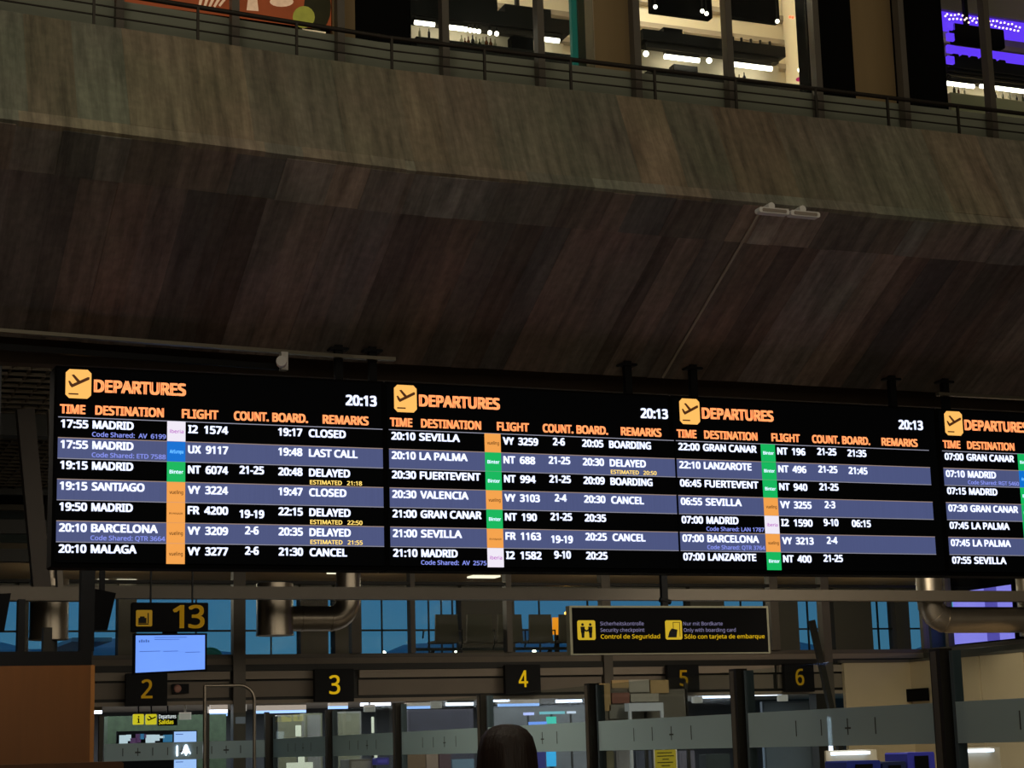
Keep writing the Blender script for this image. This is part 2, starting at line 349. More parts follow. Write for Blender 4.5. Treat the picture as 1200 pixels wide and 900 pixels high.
# structural posts in front of glazing
def gX(px, py, off=0.0):
    D = 14.75 + off; v = ray(px, py); k = D / v.y
    if v.x * k < BX: k = (D - BX * SL) / (v.y - SL * v.x)
    return v.x * k
for i, px in enumerate((137, 272, 395, 517, 628, 740, 848, 950, 1050, 1150)):
    x = gX(px, 60); y = gl(x) - 0.13; wd = 0.032
    o = MB().box(x - wd, x + wd, y, y + 0.1, 7.2, 11, M_frame).build('glazing_post')
    tag(o, 'slim grey post rising past the gallery railing, number %d from the left' % (i + 1) if False else
        ['slim post left of the food mural', 'slim post in front of the middle of the food mural', 'slim post at right edge of the food mural', 'slim post at left side of the first bar window',
         'slim post right of the bottle row in the first bar window', 'slim post before the brown column between two bars', 'slim post in the middle of the second bar window',
         'slim post at right edge of the second bar window', 'slim post before the brown column left of the purple bar', 'slim dark post in the purple bar window'][i], 'post', 'gallery glazing posts')
# brown columns and black panels between shop windows
def colmn(p0, p1, m, lab, nm, cat, off=0.0, dep=0.2):
    off = 0.1; xa, xb = gX(p0, 50, off), gX(p1, 50, off); ya = gl((xa + xb) / 2) + off
    o = MB().box(xa, xb, ya, ya + dep, 7.2, 11, m).build(nm); tag(o, lab, cat); return o
colmn(390, 416, M_brown, 'brown column between the food mural and a black panel', 'gallery_column', 'column', 0.0)
colmn(416, 482, M_black, 'black blank panel left of the first bar window', 'blank_panel', 'infill', 0.05)
colmn(697, 751, M_brown, 'wide brown column between the two lit bars', 'gallery_column', 'column', 0.0)
colmn(947, 999, M_black, 'black blank panel right of the second bar window', 'blank_panel', 'infill', 0.05)
colmn(999, 1046, M_brown, 'wide brown column between two black panels', 'gallery_column', 'column', 0.0)
colmn(1050, 1106, M_black, 'black blank panel left of the purple bar window', 'blank_panel', 'infill', 0.05)
# food mural (flat print)
xa, xb = gX(-10, 5, 0.12), gX(390, 20, 0.12)
M_mur = mat('mural_print', '8a3f1c', 0.6, emit=0.55, var=0.6, scale=3.2)
def mur(pts, y_, m, mbx): mbx.face([(gX(p[0], p[1], y_), gl(gX(p[0], p[1], y_)) + y_, atY(p[0], p[1], 14.75 + y_ + yo(gX(p[0], p[1], y_))).z) for p in pts], m)
mu = thing('food_mural', 'backlit orange mural of food behind the gallery railing', 'mural', (xa + 1, gl(xa + 1) + 0.12, 7.66))
mb = MB(); mur([(-20, -60), (388, -60), (388, 36), (-20, -20)], 0.12, M_mur, mb)
v0 = [Vector(v) for v in mb.v]; mb.mesh([v + Vector((0, 0.04, 0)) for v in v0], [(0, 1, 2, 3)], M_black); mb.build('print', mu)
mb = MB()
M_pale = mat('mural_pale', 'd8b088', 0.6, emit=0.6, var=0.3, scale=30); M_oliv = mat('mural_yellow_green', '8f8a32', 0.6, emit=0.55, var=0.3, scale=15); M_mdk = mat('mural_dark', '2c2810', 0.6, emit=0.3, var=0.5, scale=12)
def disc(cx, cy, rx, ry, m, off, a0=0, a1=2 * math.pi, n=16): mur([(cx + rx * math.cos(a0 + (a1 - a0) * i / n), cy + ry * math.sin(a0 + (a1 - a0) * i / n)) for i in range(n)], off, m, mb)
disc(372, 8, 16, 28, M_mdk, 0.117); disc(356, 20, 13, 13, M_oliv, 0.114); disc(330, 2, 14, 6, M_pale, 0.114)
for k in range(5): mur([(234 + k * 7, -2), (238 + k * 7, -2), (236 + k * 6 - 2, 12 - k), (232 + k * 6, 10 - k)], 0.114, M_pale, mb)
mur([(291, -5), (301, -5), (303, 13), (289, 12)], 0.114, M_pale, mb)
mb.build('painted_food', mu)['kind'] = 'stuff'
# ================================================================ SHOP INTERIORS
M_cream = mat('cream_wall', 'e6d8bc', 0.7, var=0.05); M_canopy = mat('canopy_dark', '14100c', 0.7); M_canopy2 = mat('canopy_brown', '2e2820', 0.6)
ORD = ['first', 'second', 'third', 'fourth', 'fifth', 'sixth', 'seventh', 'eighth', 'ninth', 'tenth', 'eleventh']
def P(px, py, D): return atY(px, py, D)
def bar_room(px0, px1, lab, wall_m, power, col):
    a = P(px0, 50, 14.95).x - 0.1; b = P(px1, 50, 14.95).x + 0.3
    e_ = b + 1.4; s_ = a if px0 < 500 else a + 1.2
    mb = MB(); mb.box(s_, e_, 18.2, 18.3, 7.2, 10.6, wall_m)
    vv = [(b, 15.12, 7.2), (b + .05, 15.12, 7.2), (e_ + .05, 18.2, 7.2), (e_, 18.2, 7.2)]; vv += [(x, y, 10.6) for x, y, z in vv]
    mb.mesh(vv, [(0, 1, 2, 3), (4, 5, 6, 7), (0, 1, 5, 4), (1, 2, 6, 5), (2, 3, 7, 6), (3, 0, 4, 7)], wall_m); mb.box(a, b, 15.1, 18.3, 10.6, 10.7, wall_m)
    for zz in (9.3, 9.6, 9.9): mb.box(s_, e_, 18.1, 18.2, zz, zz + .06, M_panel_l)
    struct(mb, 'wall_' + lab)
    point('bar_light', ((a + b) / 2 + 0.2, 16.8, 10.3), power, col, 0.2)
    point('bar_light', ((a + b) / 2 + 0.7, 17.6, 8.0), power * 0.25, col, 0.1)
def canopy(pa, pb, D, dep, h, lab, m=M_canopy):
    # pa, pb: lower front edge pixels
    A = P(*pa, D); Bp = P(*pb, D); z = (A.z + Bp.z) / 2
    t = thing('bar_canopy', lab, 'canopy', ((A.x + Bp.x) / 2, D, z))
    MB().box(A.x, Bp.x, D, D + dep, z + 0.06, z + h, m).build('fascia', t)
    MB().box(A.x + 0.06, Bp.x - 0.06, D + 0.04, D + dep, z, z + 0.06, M_canopy2).build('soffit', t)
    MB().box(A.x + .02, Bp.x - .02, D + .12, D + .15, 7.2, z, M_cream).build('backsplash', t)
    for q in (0.05, 0.95):
        xx = A.x + (Bp.x - A.x) * q; MB().box(xx - 0.02, xx + 0.02, D + dep - 0.1, D + dep - 0.06, z + h, 10.6, M_canopy).build('hanger', t)
    return t, A.x, Bp.x, z
def tubelight(p0, p1, D, r, lab, m=M_tube, cat='light'):
    A, Bp = P(*p0, D), P(*p1, D); z = (A.z + Bp.z) / 2
    t = thing('tube_lamp', lab, cat, ((A.x + Bp.x) / 2, D, z), 'gallery bar tube lamps')
    MB().tube([(A.x, D, z), (Bp.x, D, z)], r, m, 10).build('tube', t)
    MB().box(A.x, Bp.x, D - 0.02, D + 0.03, z + r * 0.7, z + r * 0.7 + 0.04, M_canopy2).build('holder', t); return t
def bottle(px, py, h, m, D, lab, grp):
    p = P(px, py, D); r = h * 0.13
    o = MB().tube([(p.x, D, p.z), (p.x, D, p.z + h * 0.6), (p.x, D, p.z + h * 0.75), (p.x, D, p.z + h)], [r, r, r * 0.4, r * 0.35], m, 8).build('bottle')
    tag(o, lab, 'bottle', grp)
bar_room(484, 692, 'first_bar', M_cream, 70, (1, 0.9, 0.74))
bar_room(752, 946, 'second_bar', M_cream, 85, (1, 0.91, 0.76))
bar_room(1107, 1290, 'purple_bar', mat('purple_wall', '9a86b8', 0.7), 30, (0.9, 0.75, 0.8))
t, xa, xb, z = canopy((482, 26), (668, 44), 15.8, 1.2, 0.20, 'dark canopy over the bottles in the first bar')
MB().box(xa + 0.1, xa + 0.9, 15.85, 16.6, z + 0.20, z + 0.5, M_canopy).build('back_panel', t); MB().box(xa + 1.0, xb - 0.15, 15.9, 16.6, z + 0.2, z + 0.33, M_canopy).build('upper_shelf', t)
tubelight((486, 26), (509, 29), 15.75, 0.022, 'short warm tube lamp at left end of the first bar')
tubelight((517, 30), (547, 35), 15.75, 0.024, 'warm tube lamp right of the post in the first bar')
tubelight((631, 44), (655, 49), 15.75, 0.024, 'warm tube lamp at right end of the first bar')
for i, px in enumerate((551, 556, 561, 574, 582)):
    p = P(px, 35.5 + (px - 551) * 0.13, 15.75); t = thing('spot_lamp', ORD[i] + ' from the left of five round spot lamps above the first bar bottles', 'light', p, 'spot lamps above the bottle row')
    mb = MB(); ball(mb, p, 0.022, M_tube, 6); mb.build('bulb', t); MB().box(p.x - 0.008, p.x + 0.008, p.y - .008, p.y + .008, p.z + 0.015, p.z + 0.06, M_canopy).build('stem', t)
GM = [mat('green_bottle', '3a4018', 0.2), mat('amber_bottle', '6a3a14', 0.2), mat('clear_bottle', 'b0a888', 0.2), mat('dark_bottle', '1c1a12', 0.2)]
o = MB().box(P(484, 50, 15.7).x, P(680, 60, 15.7).x, 15.6, 15.9, 7.2, P(560, 56, 15.7).z, M_canopy2).build('bar_counter'); tag(o, 'brown bar counter carrying the bottle row in the first bar', 'counter')
zc = P(560, 56, 15.7).z
ORD = ['first', 'second', 'third', 'fourth', 'fifth', 'sixth', 'seventh', 'eighth', 'ninth', 'tenth', 'eleventh']
def row(pxs, D, zc, hs, lab, grp):
    for i, px in enumerate(pxs):
        x = P(px, 50, D).x; h = random.uniform(*hs); r = h * 0.14; m = GM[random.randrange(4)]
        o = MB().tube([(x, D, zc), (x, D, zc + h * 0.6), (x, D, zc + h * 0.75), (x, D, zc + h)], [r, r, r * 0.4, r * 0.35], m, 8).build('bottle'); tag(o, (['green', 'amber', 'pale', 'dark'][GM.index(m)] + ' bottle, ' + ORD[i] + ' from the left ' + lab), 'bottle', grp)
row([541, 545, 549, 554, 558, 562, 566, 570, 575, 580], 15.75, zc, (0.10, 0.15), 'in the crowded row of the first bar', 'bottles on the first bar counter')
row([492, 503], 15.75, zc + 0.06, (0.08, 0.1), 'under the short tube lamp of the first bar', 'bottles at left end of the first bar')
o = MB().box(P(595, 35, 15.9).x, P(620, 40, 15.9).x, 15.8, 15.91, zc, P(600, 36, 15.8).z - .05, M_black).build('fridge'); tag(o, 'black upright fridge right of the bottle row in the first bar', 'fridge')
# teal panels right of first bar
M_teal = mat('teal_glow', '1f6a58', 0.6, emit=0.35)
o = MB().box(P(670, 30, 15.3).x, P(679, 30, 15.3).x, 15.3, 15.35, 7.6, 10.5, M_teal).build('glow_lamp'); tag(o, 'narrow teal lit strip at right edge of the first bar window', 'light')
o = MB().box(P(691, 30, 15.2).x, P(697, 30, 15.2).x, 15.15, 15.2, 7.6, 10.5, mat('dark_teal', '0f3a30', 0.6, emit=0.3)).build('glow_lamp'); tag(o, 'dark teal strip against the wide brown column', 'light')
o = MB().box(P(679, 30, 15.25).x, P(691, 30, 15.25).x, 15.28, 15.3, 7.6, 10.5, mat('louvre_grey', '5a5c4c', 0.6)).build('narrow_louvre'); tag(o, 'grey narrow louvre between two teal strips', 'louvre')
# second bar
t, xa, xb, z = canopy((754, 56), (921, 70), 15.8, 1.2, 0.17, 'dark canopy in the second bar with five short stubs on top')
MB().box(P(778, 40, 15.9).x, P(800, 40, 15.9).x, 15.9, 16.2, z + 0.17, z + 0.26, M_canopy).build('roof_box', t)
for px in (859, 869, 880, 891, 902): x = P(px, 50, 15.9).x; MB().tube([(x, 15.9, z + 0.17), (x, 15.9, z + 0.25)], 0.014, M_canopy, 8).build('stub', t)
tubelight((779, 66), (819, 71), 15.75, 0.026, 'warm tube lamp left of the post in the second bar')
tubelight((852, 74), (904, 81), 15.75, 0.026, 'long warm tube lamp right of the post in the second bar')
o = MB().box(P(757, 50, 15.7).x, P(930, 60, 15.7).x, 15.6, 15.9, 7.2, P(850, 94, 15.7).z, M_canopy2).build('bar_counter'); tag(o, 'brown bar counter below the canopy of the second bar', 'counter')
zc = P(850, 94, 15.7).z
row([854, 859, 864, 870], 15.75, zc, (0.09, 0.13), 'below the long tube lamp of the second bar', 'bottles in the second bar')
o = MB().box(P(784, 70, 15.9).x, P(812, 80, 15.9).x, 15.8, 15.91, zc, P(800, 76, 15.8).z, M_canopy).build('fridge'); tag(o, 'dark low cabinet under the left tube lamp of the second bar', 'cabinet')
for (p0, p1, lab) in (((764, 14), (835, 21), 'black hanging screen seen from behind in the left half of the second bar'), ((850, 18), (914, 27), 'black hanging screen seen from behind in the right half of the second bar')):
    A, Bp = P(*p0, 15.6), P(*p1, 15.6); z_ = (A.z + Bp.z) / 2
    t = thing('hanging_screen', lab, 'screen', ((A.x + Bp.x) / 2, 15.6, z_)); MB().bev(A.x, Bp.x, 15.6, 15.68, z_, z_ + 0.45, 0.01, M_case).build('screen_body', t); MB().box((A.x + Bp.x) / 2 - .02, (A.x + Bp.x) / 2 + .02, 15.66, 15.7, z_ + .3, 10.6, M_dark).build('mount', t)
for i, (px, py) in enumerate(((768, 8), (823, 13), (828, 16), (853, 19), (911, 25))):
    p = P(px, py, 15.5); t = thing('spot_lamp', ORD[i] + ' from the left of five spot lamps by the second bar screens', 'light', p, 'spot lamps in the second bar'); mb = MB(); ball(mb, p, 0.02, M_tube, 6); mb.build('bulb', t); MB().box(p.x - .006, p.x + .006, p.y - .006, p.y + .006, p.z + .01, p.z + .3, M_canopy).build('stem', t)
for px, py, lab in ((757, 63, 'round white lamp at left end of the second bar'), (831, 71, 'round white lamp left of the middle post of the second bar'), (938, 82, 'small lamp at right edge of the second bar window'), (687, 54, 'single small lamp between the teal strips')):
    p = P(px, py, 15.5); t = thing('round_lamp', lab, 'light', p); mb = MB(); ball(mb, p, 0.028, M_tube, 6); mb.build('globe', t); MB().tube([p + Vector((0, 0, .02)), p + Vector((0, 0, .12))], .006, M_canopy, 6).build('stem', t)
p = P(926, 20, 15.5); mb = MB(); ball(mb, p, 0.014, mat('red_lamp', 'ff5030', 0.5, emit=4), 6); ball(mb, p + Vector((0.03, 0, 0)), 0.014, MATS['red_lamp'], 6); tag(mb.build('red_lamp'), 'pair of small red lights at the top right of the second bar', 'light')
p = P(936, 93, 15.4); mb = MB(); ball(mb, p, 0.03, mat('pink_glow', 'c03060', 0.5, emit=0.8), 8, (1, 1, 0.7)); tag(mb.build('pink_lamp'), 'pink glowing bowl at lower right of the second bar', 'light')
# purple bar
M_pur = mat('purple_glow', '6a3cff', 0.5, emit=1.0)
A, Bp = P(1108, 6, 15.6), P(1240, 26, 15.6); zt = P(1150, 12, 15.6).z; z2 = P(1150, 26, 15.6).z
o = MB().box(A.x, Bp.x, 15.9, 15.95, z2, P(1150, 5, 15.6).z, M_pur).build('glow_lamp'); tag(o, 'long purple glowing panel above the garland of the purple bar', 'light')
o = MB().box(A.x, Bp.x, 15.85, 15.95, P(1150, 5, 15.6).z, P(1150, 5, 15.6).z + 0.25, M_panel_l).build('ceiling_edging'); tag(o, 'beige ceiling edge above the purple bar', 'trim')
for i, py in enumerate((30, 43, 57, 70)):
    a, b = P(1110, py - 5, 15.5), P(1119, py + 5, 15.5); o = MB().bev(a.x, b.x, 15.5, 15.53, b.z, a.z, 0.004, M_pur).build('glow_square')
    tag(o, ['top', 'second', 'third', 'lowest'][i] + ' of four small purple glowing squares at left of the purple bar', 'light')
o = MB().box(P(1120, 50, 15.9).x, P(1240, 60, 15.9).x, 15.98, 16.0, P(1150, 66, 15.9).z, P(1150, 54, 15.9).z, M_pur).build('glow_lamp'); tag(o, 'purple glow behind the black screen of the purple bar', 'light')
A, Bp = P(1119, 54, 15.5), P(1178, 57, 15.5); t = thing('hanging_screen', 'black hanging screen inside the purple bar', 'screen', ((A.x + Bp.x) / 2, 15.5, Bp.z)); MB().bev(A.x, Bp.x, 15.5, 15.58, Bp.z, Bp.z + 0.21, 0.01, M_case).build('screen_body', t); MB().box(A.x + .2, A.x + .24, 15.55, 15.6, Bp.z + .2, 10.6, M_dark).build('mount', t)
t, xa, xb, z = canopy((1112, 94), (1240, 106), 15.7, 1.0, 0.26, 'dark slatted canopy inside the purple bar', M_canopy)
for k in range(3): MB().box(xa, xb, 15.68, 15.7, z + 0.03 + k * 0.045, z + 0.045 + k * 0.045, M_canopy2).build('slat', t)
for k in range(6): x = xa + 0.1 + k * 0.12; MB().bev(x, x + 0.09, 15.75, 15.85, z + 0.26, z + 0.31, 0.01, M_canopy).build('stored_box', t)
tubelight((1110, 98), (1141, 101), 15.6, 0.024, 'warm tube lamp left of the dark post in the purple bar')
tubelight((1149, 101), (1200, 107), 15.6, 0.024, 'warm tube lamp right of the dark post in the purple bar')
mb = MB(); x0 = P(1108, 20, 15.4).x; zz = P(1108, 15, 15.4).z; pts = []
for k in range(40): pts.append(Vector((x0 + k * 0.024, 15.4, zz - 0.03 - k * 0.0006 + (0.03 if k % 2 else -0.03) * random.uniform(.2, 1.3))))
gar = thing('light_garland', 'zigzag garland of tiny lights hanging in the purple bar', 'garland', pts[20])
MB().tube(pts, 0.003, mat('wire', '3a2018', 0.5), 4).build('wire', gar)
mb = MB()
for q in pts: ball(mb, q, 0.011, mat('fairy_light', 'ffd8c0', 0.5, emit=2.5), 4)
ob = mb.build('bulbs', gar); ob['kind'] = 'stuff'
o = MB().box(P(1107, 110, 15.6).x, P(1240, 118, 15.6).x, 15.5, 15.8, 7.2, P(1150, 117, 15.6).z, mat('counter_cream', 'e0d4a8', 0.6)).build('bar_counter'); tag(o, 'cream bar counter inside the purple bar', 'counter')
zc = P(1150, 117, 15.6).z
row([1114, 1119, 1126, 1156, 1162, 1170, 1178, 1186, 1193], 15.55, zc, (0.06, 0.12), 'on the cream counter of the purple bar', 'bottles in the purple bar')
# clear glazing of the shop windows
for (p0, p1, lab) in ((482, 697, 'clear glass of the first bar window'), (751, 947, 'clear glass of the second bar window'), (1106, 1230, 'clear glass of the purple bar window')):
    a, b = gX(p0, 50, .03), gX(p1, 50, .03); o = MB().box(a, b, 14.80, 14.81, 7.66, 11, M_glass).build('window_' + str(p0)); o['kind'] = 'structure'; o['label'] = lab
for i, o in enumerate([o for o in bpy.data.objects if o.name.startswith('window_')]): o.name = 'window_%d' % (i + 1)
# ================================================================ DEPARTURE BOARDS
DB = 15.5
LX = [atY(67, 560, DB).x, atY(456.5, 560, DB).x, atY(794, 560, DB).x, atY(1106.5, 560, DB).x]; LX.append(LX[3] + (LX[3] - LX[2]))
ZT, ZB = 4.80, 3.13
def ax(px, py=560): return atY(px, py, DB).x - LX[0]
def az(px, py): return atY(px, py, DB).z
W1 = ax(449)
zr0 = az(70, 488.6); pitch = (zr0 - az(67, 635)) / 6
boards = [
 [('17:55', 'MADRID', 'Code Shared:  AV  6199', 'w', 'I2  1574', '', '19:17', 'CLOSED', ''),
  ('17:55', 'MADRID', 'Code Shared: ETD 7588', 'b', 'UX  9117', '', '19:48', 'LAST CALL', ''),
  ('19:15', 'MADRID', '', 'g', 'NT  6074', '21-25', '20:48', 'DELAYED', 'ESTIMATED   21:18'),
  ('19:15', 'SANTIAGO', '', 'a', 'VY  3224', '', '19:47', 'CLOSED', ''),
  ('19:50', 'MADRID', '', 'r', 'FR  4200', '19-19', '22:15', 'DELAYED', 'ESTIMATED   22:50'),
  ('20:10', 'BARCELONA', 'Code Shared: QTR 3664', 'a', 'VY  3209', '2-6', '20:35', 'DELAYED', 'ESTIMATED   21:55'),
  ('20:10', 'MALAGA', '', 'a', 'VY  3277', '2-6', '21:30', 'CANCEL', '')],
 [('20:10', 'SEVILLA', '', 'a', 'VY  3259', '2-6', '20:05', 'BOARDING', ''),
  ('20:10', 'LA PALMA', '', 'g', 'NT  688', '21-25', '20:30', 'DELAYED', 'ESTIMATED   20:50'),
  ('20:30', 'FUERTEVENT', '', 'g', 'NT  994', '21-25', '20:09', 'BOARDING', ''),
  ('20:30', 'VALENCIA', '', 'a', 'VY  3103', '2-4', '20:30', 'CANCEL', ''),
  ('21:00', 'GRAN CANAR', '', 'g', 'NT  190', '21-25', '20:35', '', ''),
  ('21:00', 'SEVILLA', '', 'r', 'FR  1163', '19-19', '20:25', 'CANCEL', ''),
  ('21:10', 'MADRID', 'Code Shared:  AV  2575', 'w', 'I2  1582', '9-10', '20:25', '', '')],
 [('22:00', 'GRAN CANAR', '', 'g', 'NT  196', '21-25', '21:35', '', ''),
  ('22:10', 'LANZAROTE', '', 'g', 'NT  496', '21-25', '21:45', '', ''),
  ('06:45', 'FUERTEVENT', '', 'g', 'NT  940', '21-25', '', '', ''),
  ('06:55', 'SEVILLA', '', 'a', 'VY  3255', '2-3', '', '', ''),
  ('07:00', 'MADRID', 'Code Shared: LAN 1787', 'w', 'I2  1590', '9-10', '06:15', '', ''),
  ('07:00', 'BARCELONA', 'Code Shared: QTR 3764', 'a', 'VY  3213', '2-4', '', '', ''),
  ('07:00', 'LANZAROTE', '', 'g', 'NT  400', '21-25', '', '', '')],
 [('07:00', 'GRAN CANAR', '', 'g', '', '', '', '', ''),
  ('07:10', 'MADRID', 'Code Shared: RGT 5460', 'b', '', '', '', '', ''),
  ('07:15', 'MADRID', '', 'g', '', '', '', '', ''),
  ('07:30', 'GRAN CANAR', '', 'g', '', '', '', '', ''),
  ('07:45', 'LA PALMA', '', 'g', '', '', '', '', ''),
  ('07:45', 'LA PALMA', '', 'g', '', '', '', '', ''),
  ('07:55', 'SEVILLA', '', 'a', '', '', '', '', '')]]
TILE = {'w': L_wt, 'b': L_bu, 'g': L_gr, 'a': L_am, 'r': L_am}
TTXT = {'w': ('iberia', L_pu), 'b': ('AirEuropa', mat('led_sky', '7fd0ff', .5, emit=.9)), 'g': ('Binter', L_wh), 'a': ('vueling', L_dk), 'r': ('RYANAIR', L_dk)}
BL = ['leftmost departures board, its first row the 17:55 flight to Madrid', 'departures board whose first row is the 20:10 to Sevilla, second from the left',
      'departures board whose first row is the 22:00 to Gran Canaria', 'departures board at the right edge, cut off, starting with 07:00 Gran Canaria']
RW = {'CLOSED': .335, 'LAST CALL': .44, 'DELAYED': .37, 'CANCEL': .335, 'BOARDING': .43}
DW = {'MADRID': ax(156) - ax(107.5), 'SANTIAGO': ax(169) - ax(107), 'BARCELONA': ax(183) - ax(105), 'MALAGA': ax(157.5) - ax(104), 'SEVILLA': 0.385, 'LA PALMA': 0.455, 'FUERTEVENT': 0.575, 'VALENCIA': 0.455, 'GRAN CANAR': 0.575, 'LANZAROTE': 0.51}
def tw(s, base, refw, refn): return refw * len(s) / refn
def natw(s, h, bold, k=1.0):
    v, f = glyphs(s, 0); return (max(p[0] for p in v) - min(p[0] for p in v)) * h / CAPH * k
for bi, rows in enumerate(boards):
    X0 = LX[bi]; X1 = LX[bi + 1]
    t = thing('departure_board', BL[bi], 'display board', ((X0 + X1) / 2, DB + 0.1, ZB), 'departures boards hung side by side')
    e0 = 0.035
    MB().bev(X0 - e0, X1 - e0, DB + 0.012, DB + 0.26, ZB, ZT, 0.012, M_case).build('casing', t)
    MB().box(X0 - 0.012, X1 - e0 - 0.03, DB + 0.004, DB + 0.013, ZB + 0.05, ZT - 0.02, L_bk).build('display_panel', t)
    y = DB - 0.001
    # header
    i0, i1 = ax(72), ax(107, 450); zt_, zb_ = az(72, 432), az(72, 466)
    ic = MB().bev(X0 + i0 + .02, X0 + i1, y, y + 0.004, zb_, zt_, 0.03, L_ic).build('header_icon', t)
    mb = MB(); w_, h_ = i1 - i0 - .02, zt_ - zb_
    def q(pts): mb.face([(X0 + i0 + .02 + a * w_, y - 0.002, zb_ + b * h_) for a, b in pts], L_dk)
    q([(.16, .44), (.24, .36), (.92, .66), (.93, .74), (.86, .75)]); q([(.22, .80), (.32, .82), (.60, .57), (.48, .52)]); q([(.16, .44), (.10, .58), (.16, .60), (.28, .47)]); q([(.12, .12), (.5, .12), (.5, .17), (.12, .17)])
    mb.build('plane_symbol', ic)
    def T(nm, par, *a):
        mb = MB(); text(mb, *a); o = mb.build(nm, par); o['kind'] = 'stuff'; return o
    T('title_lettering', t, 'DEPARTURES', X0 + ax(110, 450), X0 + ax(218, 455), az(112, 459.5), 0.102, y, L_or, 0.045)
    for s, a, b in (('TIME', 70, 100), ('DESTINATION', 111.5, 192), ('FLIGHT', 213, 256), ('COUNT.', 274, 315), ('BOARD.', 319, 361), ('REMARKS', 378, 432)):
        T('heading_lettering', t, s, X0 + ax(a, 485), X0 + ax(b, 490), az(70, 484.3), 0.075, y, L_or, 0.04)
    T('clock_lettering', t, '20:13', X0 + ax(405, 470), X0 + ax(441.5, 470), az(405, 474.8), 0.09, y, L_wh, 0.04)
    for r, (tm, de, cs, al, fl, ct, bo, re_, es) in enumerate(rows):
        zt_ = zr0 - r * pitch; zb_ = zt_ - pitch
        b = MB(); b.box(X0, X0 + W1, y + 0.001, y + 0.004, zb_ + 0.006, zt_, L_bl if r % 2 else L_bk)
        rw = b.build('row_band', t)
        MB().box(X0, X0 + W1, y - 0.001, y + 0.004, zt_ - 0.003, zt_ + 0.004, L_ln if r % 2 == 0 else L_ln2).build('row_line', rw)
        bl = zt_ - 0.088; hh = 0.066; yy = y - 0.002; BO = 0.04
        T('time_lettering', rw, tm, X0 + ax(70), X0 + ax(70) + 0.225, bl, hh, yy, L_wh, BO)
        if de: T('destination_lettering', rw, de, X0 + ax(107.5), X0 + ax(107.5) + DW.get(de, 0.4), bl, hh, yy, L_wh, BO)
        if fl: T('flight_lettering', rw, fl, X0 + ax(220), X0 + ax(220) + (.345 if len(fl) > 7 else .31), bl - 0.008, hh, yy, L_wh, BO)
        if ct:
            w2 = {5: .215, 4: .165, 3: .12}[len(ct)]; c = X0 + ax(295); T('counter_lettering', rw, ct, c - w2 / 2, c + w2 / 2, bl - (0.03 if ct == '19-19' else -0.002), hh, yy, L_wh, BO)
        if bo: T('boarding_lettering', rw, bo, X0 + ax(326), X0 + ax(326) + 0.215, bl - 0.002, hh, yy, L_wh, BO)
        if re_: T('remark_lettering', rw, re_, X0 + ax(362), X0 + ax(362) + RW[re_], bl - 0.004, hh, yy, L_wh, BO)
        if cs: T('codeshare_lettering', rw, cs, X0 + ax(107), X0 + ax(194), zb_ + 0.018, 0.038, yy, L_co, 0.02)
        if es: T('estimate_lettering', rw, es, X0 + ax(363), X0 + ax(424), zb_ + 0.012, 0.036, yy, L_es, 0.025)
        tl = B(X0 + ax(195.5), X0 + ax(217), y - 0.002, y + 0.003, zb_ + 0.002, zt_ + 0.0, TILE[al]).build('airline_tile', t)
        mb = MB(); s, m = TTXT[al]; text(mb, s, X0 + ax(198.5), X0 + ax(214.5), (zt_ + zb_) / 2 - 0.015, 0.03 if al != 'r' else 0.016, y - 0.005, m, 0.01); mb.build('tile_lettering', tl)
# hangers from the gallery underside to the boards
for i, px in enumerate((400, 440, 740, 817, 1050, 1112)):
    x = atY(px, 440, 15.62).x
    t = thing('board_hanger', ['pole above the clock of the leftmost board', 'pole above the left end of the second board', 'pole above the clock of the second board', 'pole above the left part of the third board', 'pole above the clock of the third board', 'pole above the left end of the rightmost board'][i] + ', black steel', 'pole', (x, 15.62, 4.8), 'poles holding the departures boards')
    MB().box(x - 0.035, x + 0.035, 15.68, 15.74, 4.8, 5.15, M_dark).build('pole', t); MB().bev(x - 0.09, x + 0.09, 15.66, 15.76, 5.1, 5.125, 0.01, M_dark).build('flange', t)
o = MB().bar((-2, 15.6 + yo(-2), 4.9), (4.2, 15.6, 4.9), 0.05, 0.05, M_dark).build('support_beam'); tag(o, 'black horizontal tube above the leftmost board', 'beam')
# cable trays under soffit edge
M_tray = mat('tray_metal', '8a8474', 0.4, 0.7)
A = (-3, 15.5 + yo(-3), 5.04); 
mb = MB(); mb.bar((-3, 15.62 + yo(-3), 5.03), (4.85, 15.62, 5.03), 0.03, 0.06, M_tray); mb.bar((4.85, 15.62, 5.03), (5.25, 15.62, 5.03), 0.03, 0.06, M_tray); tag(mb.build('cable_tray'), 'long thin metal tray along the gallery underside above the leftmost board', 'cable tray')
mb = MB(); mb.bar((atY(1098, 458, 15.62).x, 15.62, 4.97), (14, 15.62, 4.97), 0.03, 0.06, M_tray); tag(mb.build('cable_tray'), 'thin metal tray above the cut-off board at the right edge', 'cable tray')
# cctv camera
p = atY(332, 428, 15.55)
t = thing('security_camera', 'small grey security camera hanging above the leftmost board', 'camera', (p.x, p.y, 5.0)); MB().box(p.x - 0.03, p.x + 0.03, 15.5, 15.58, 4.86, 5.02, M_white).build('bracket', t); MB().tube([(p.x - 0.05, 15.42, 4.9), (p.x - 0.09, 15.28, 4.89)], 0.045, M_white, 12).build('camera_head', t)
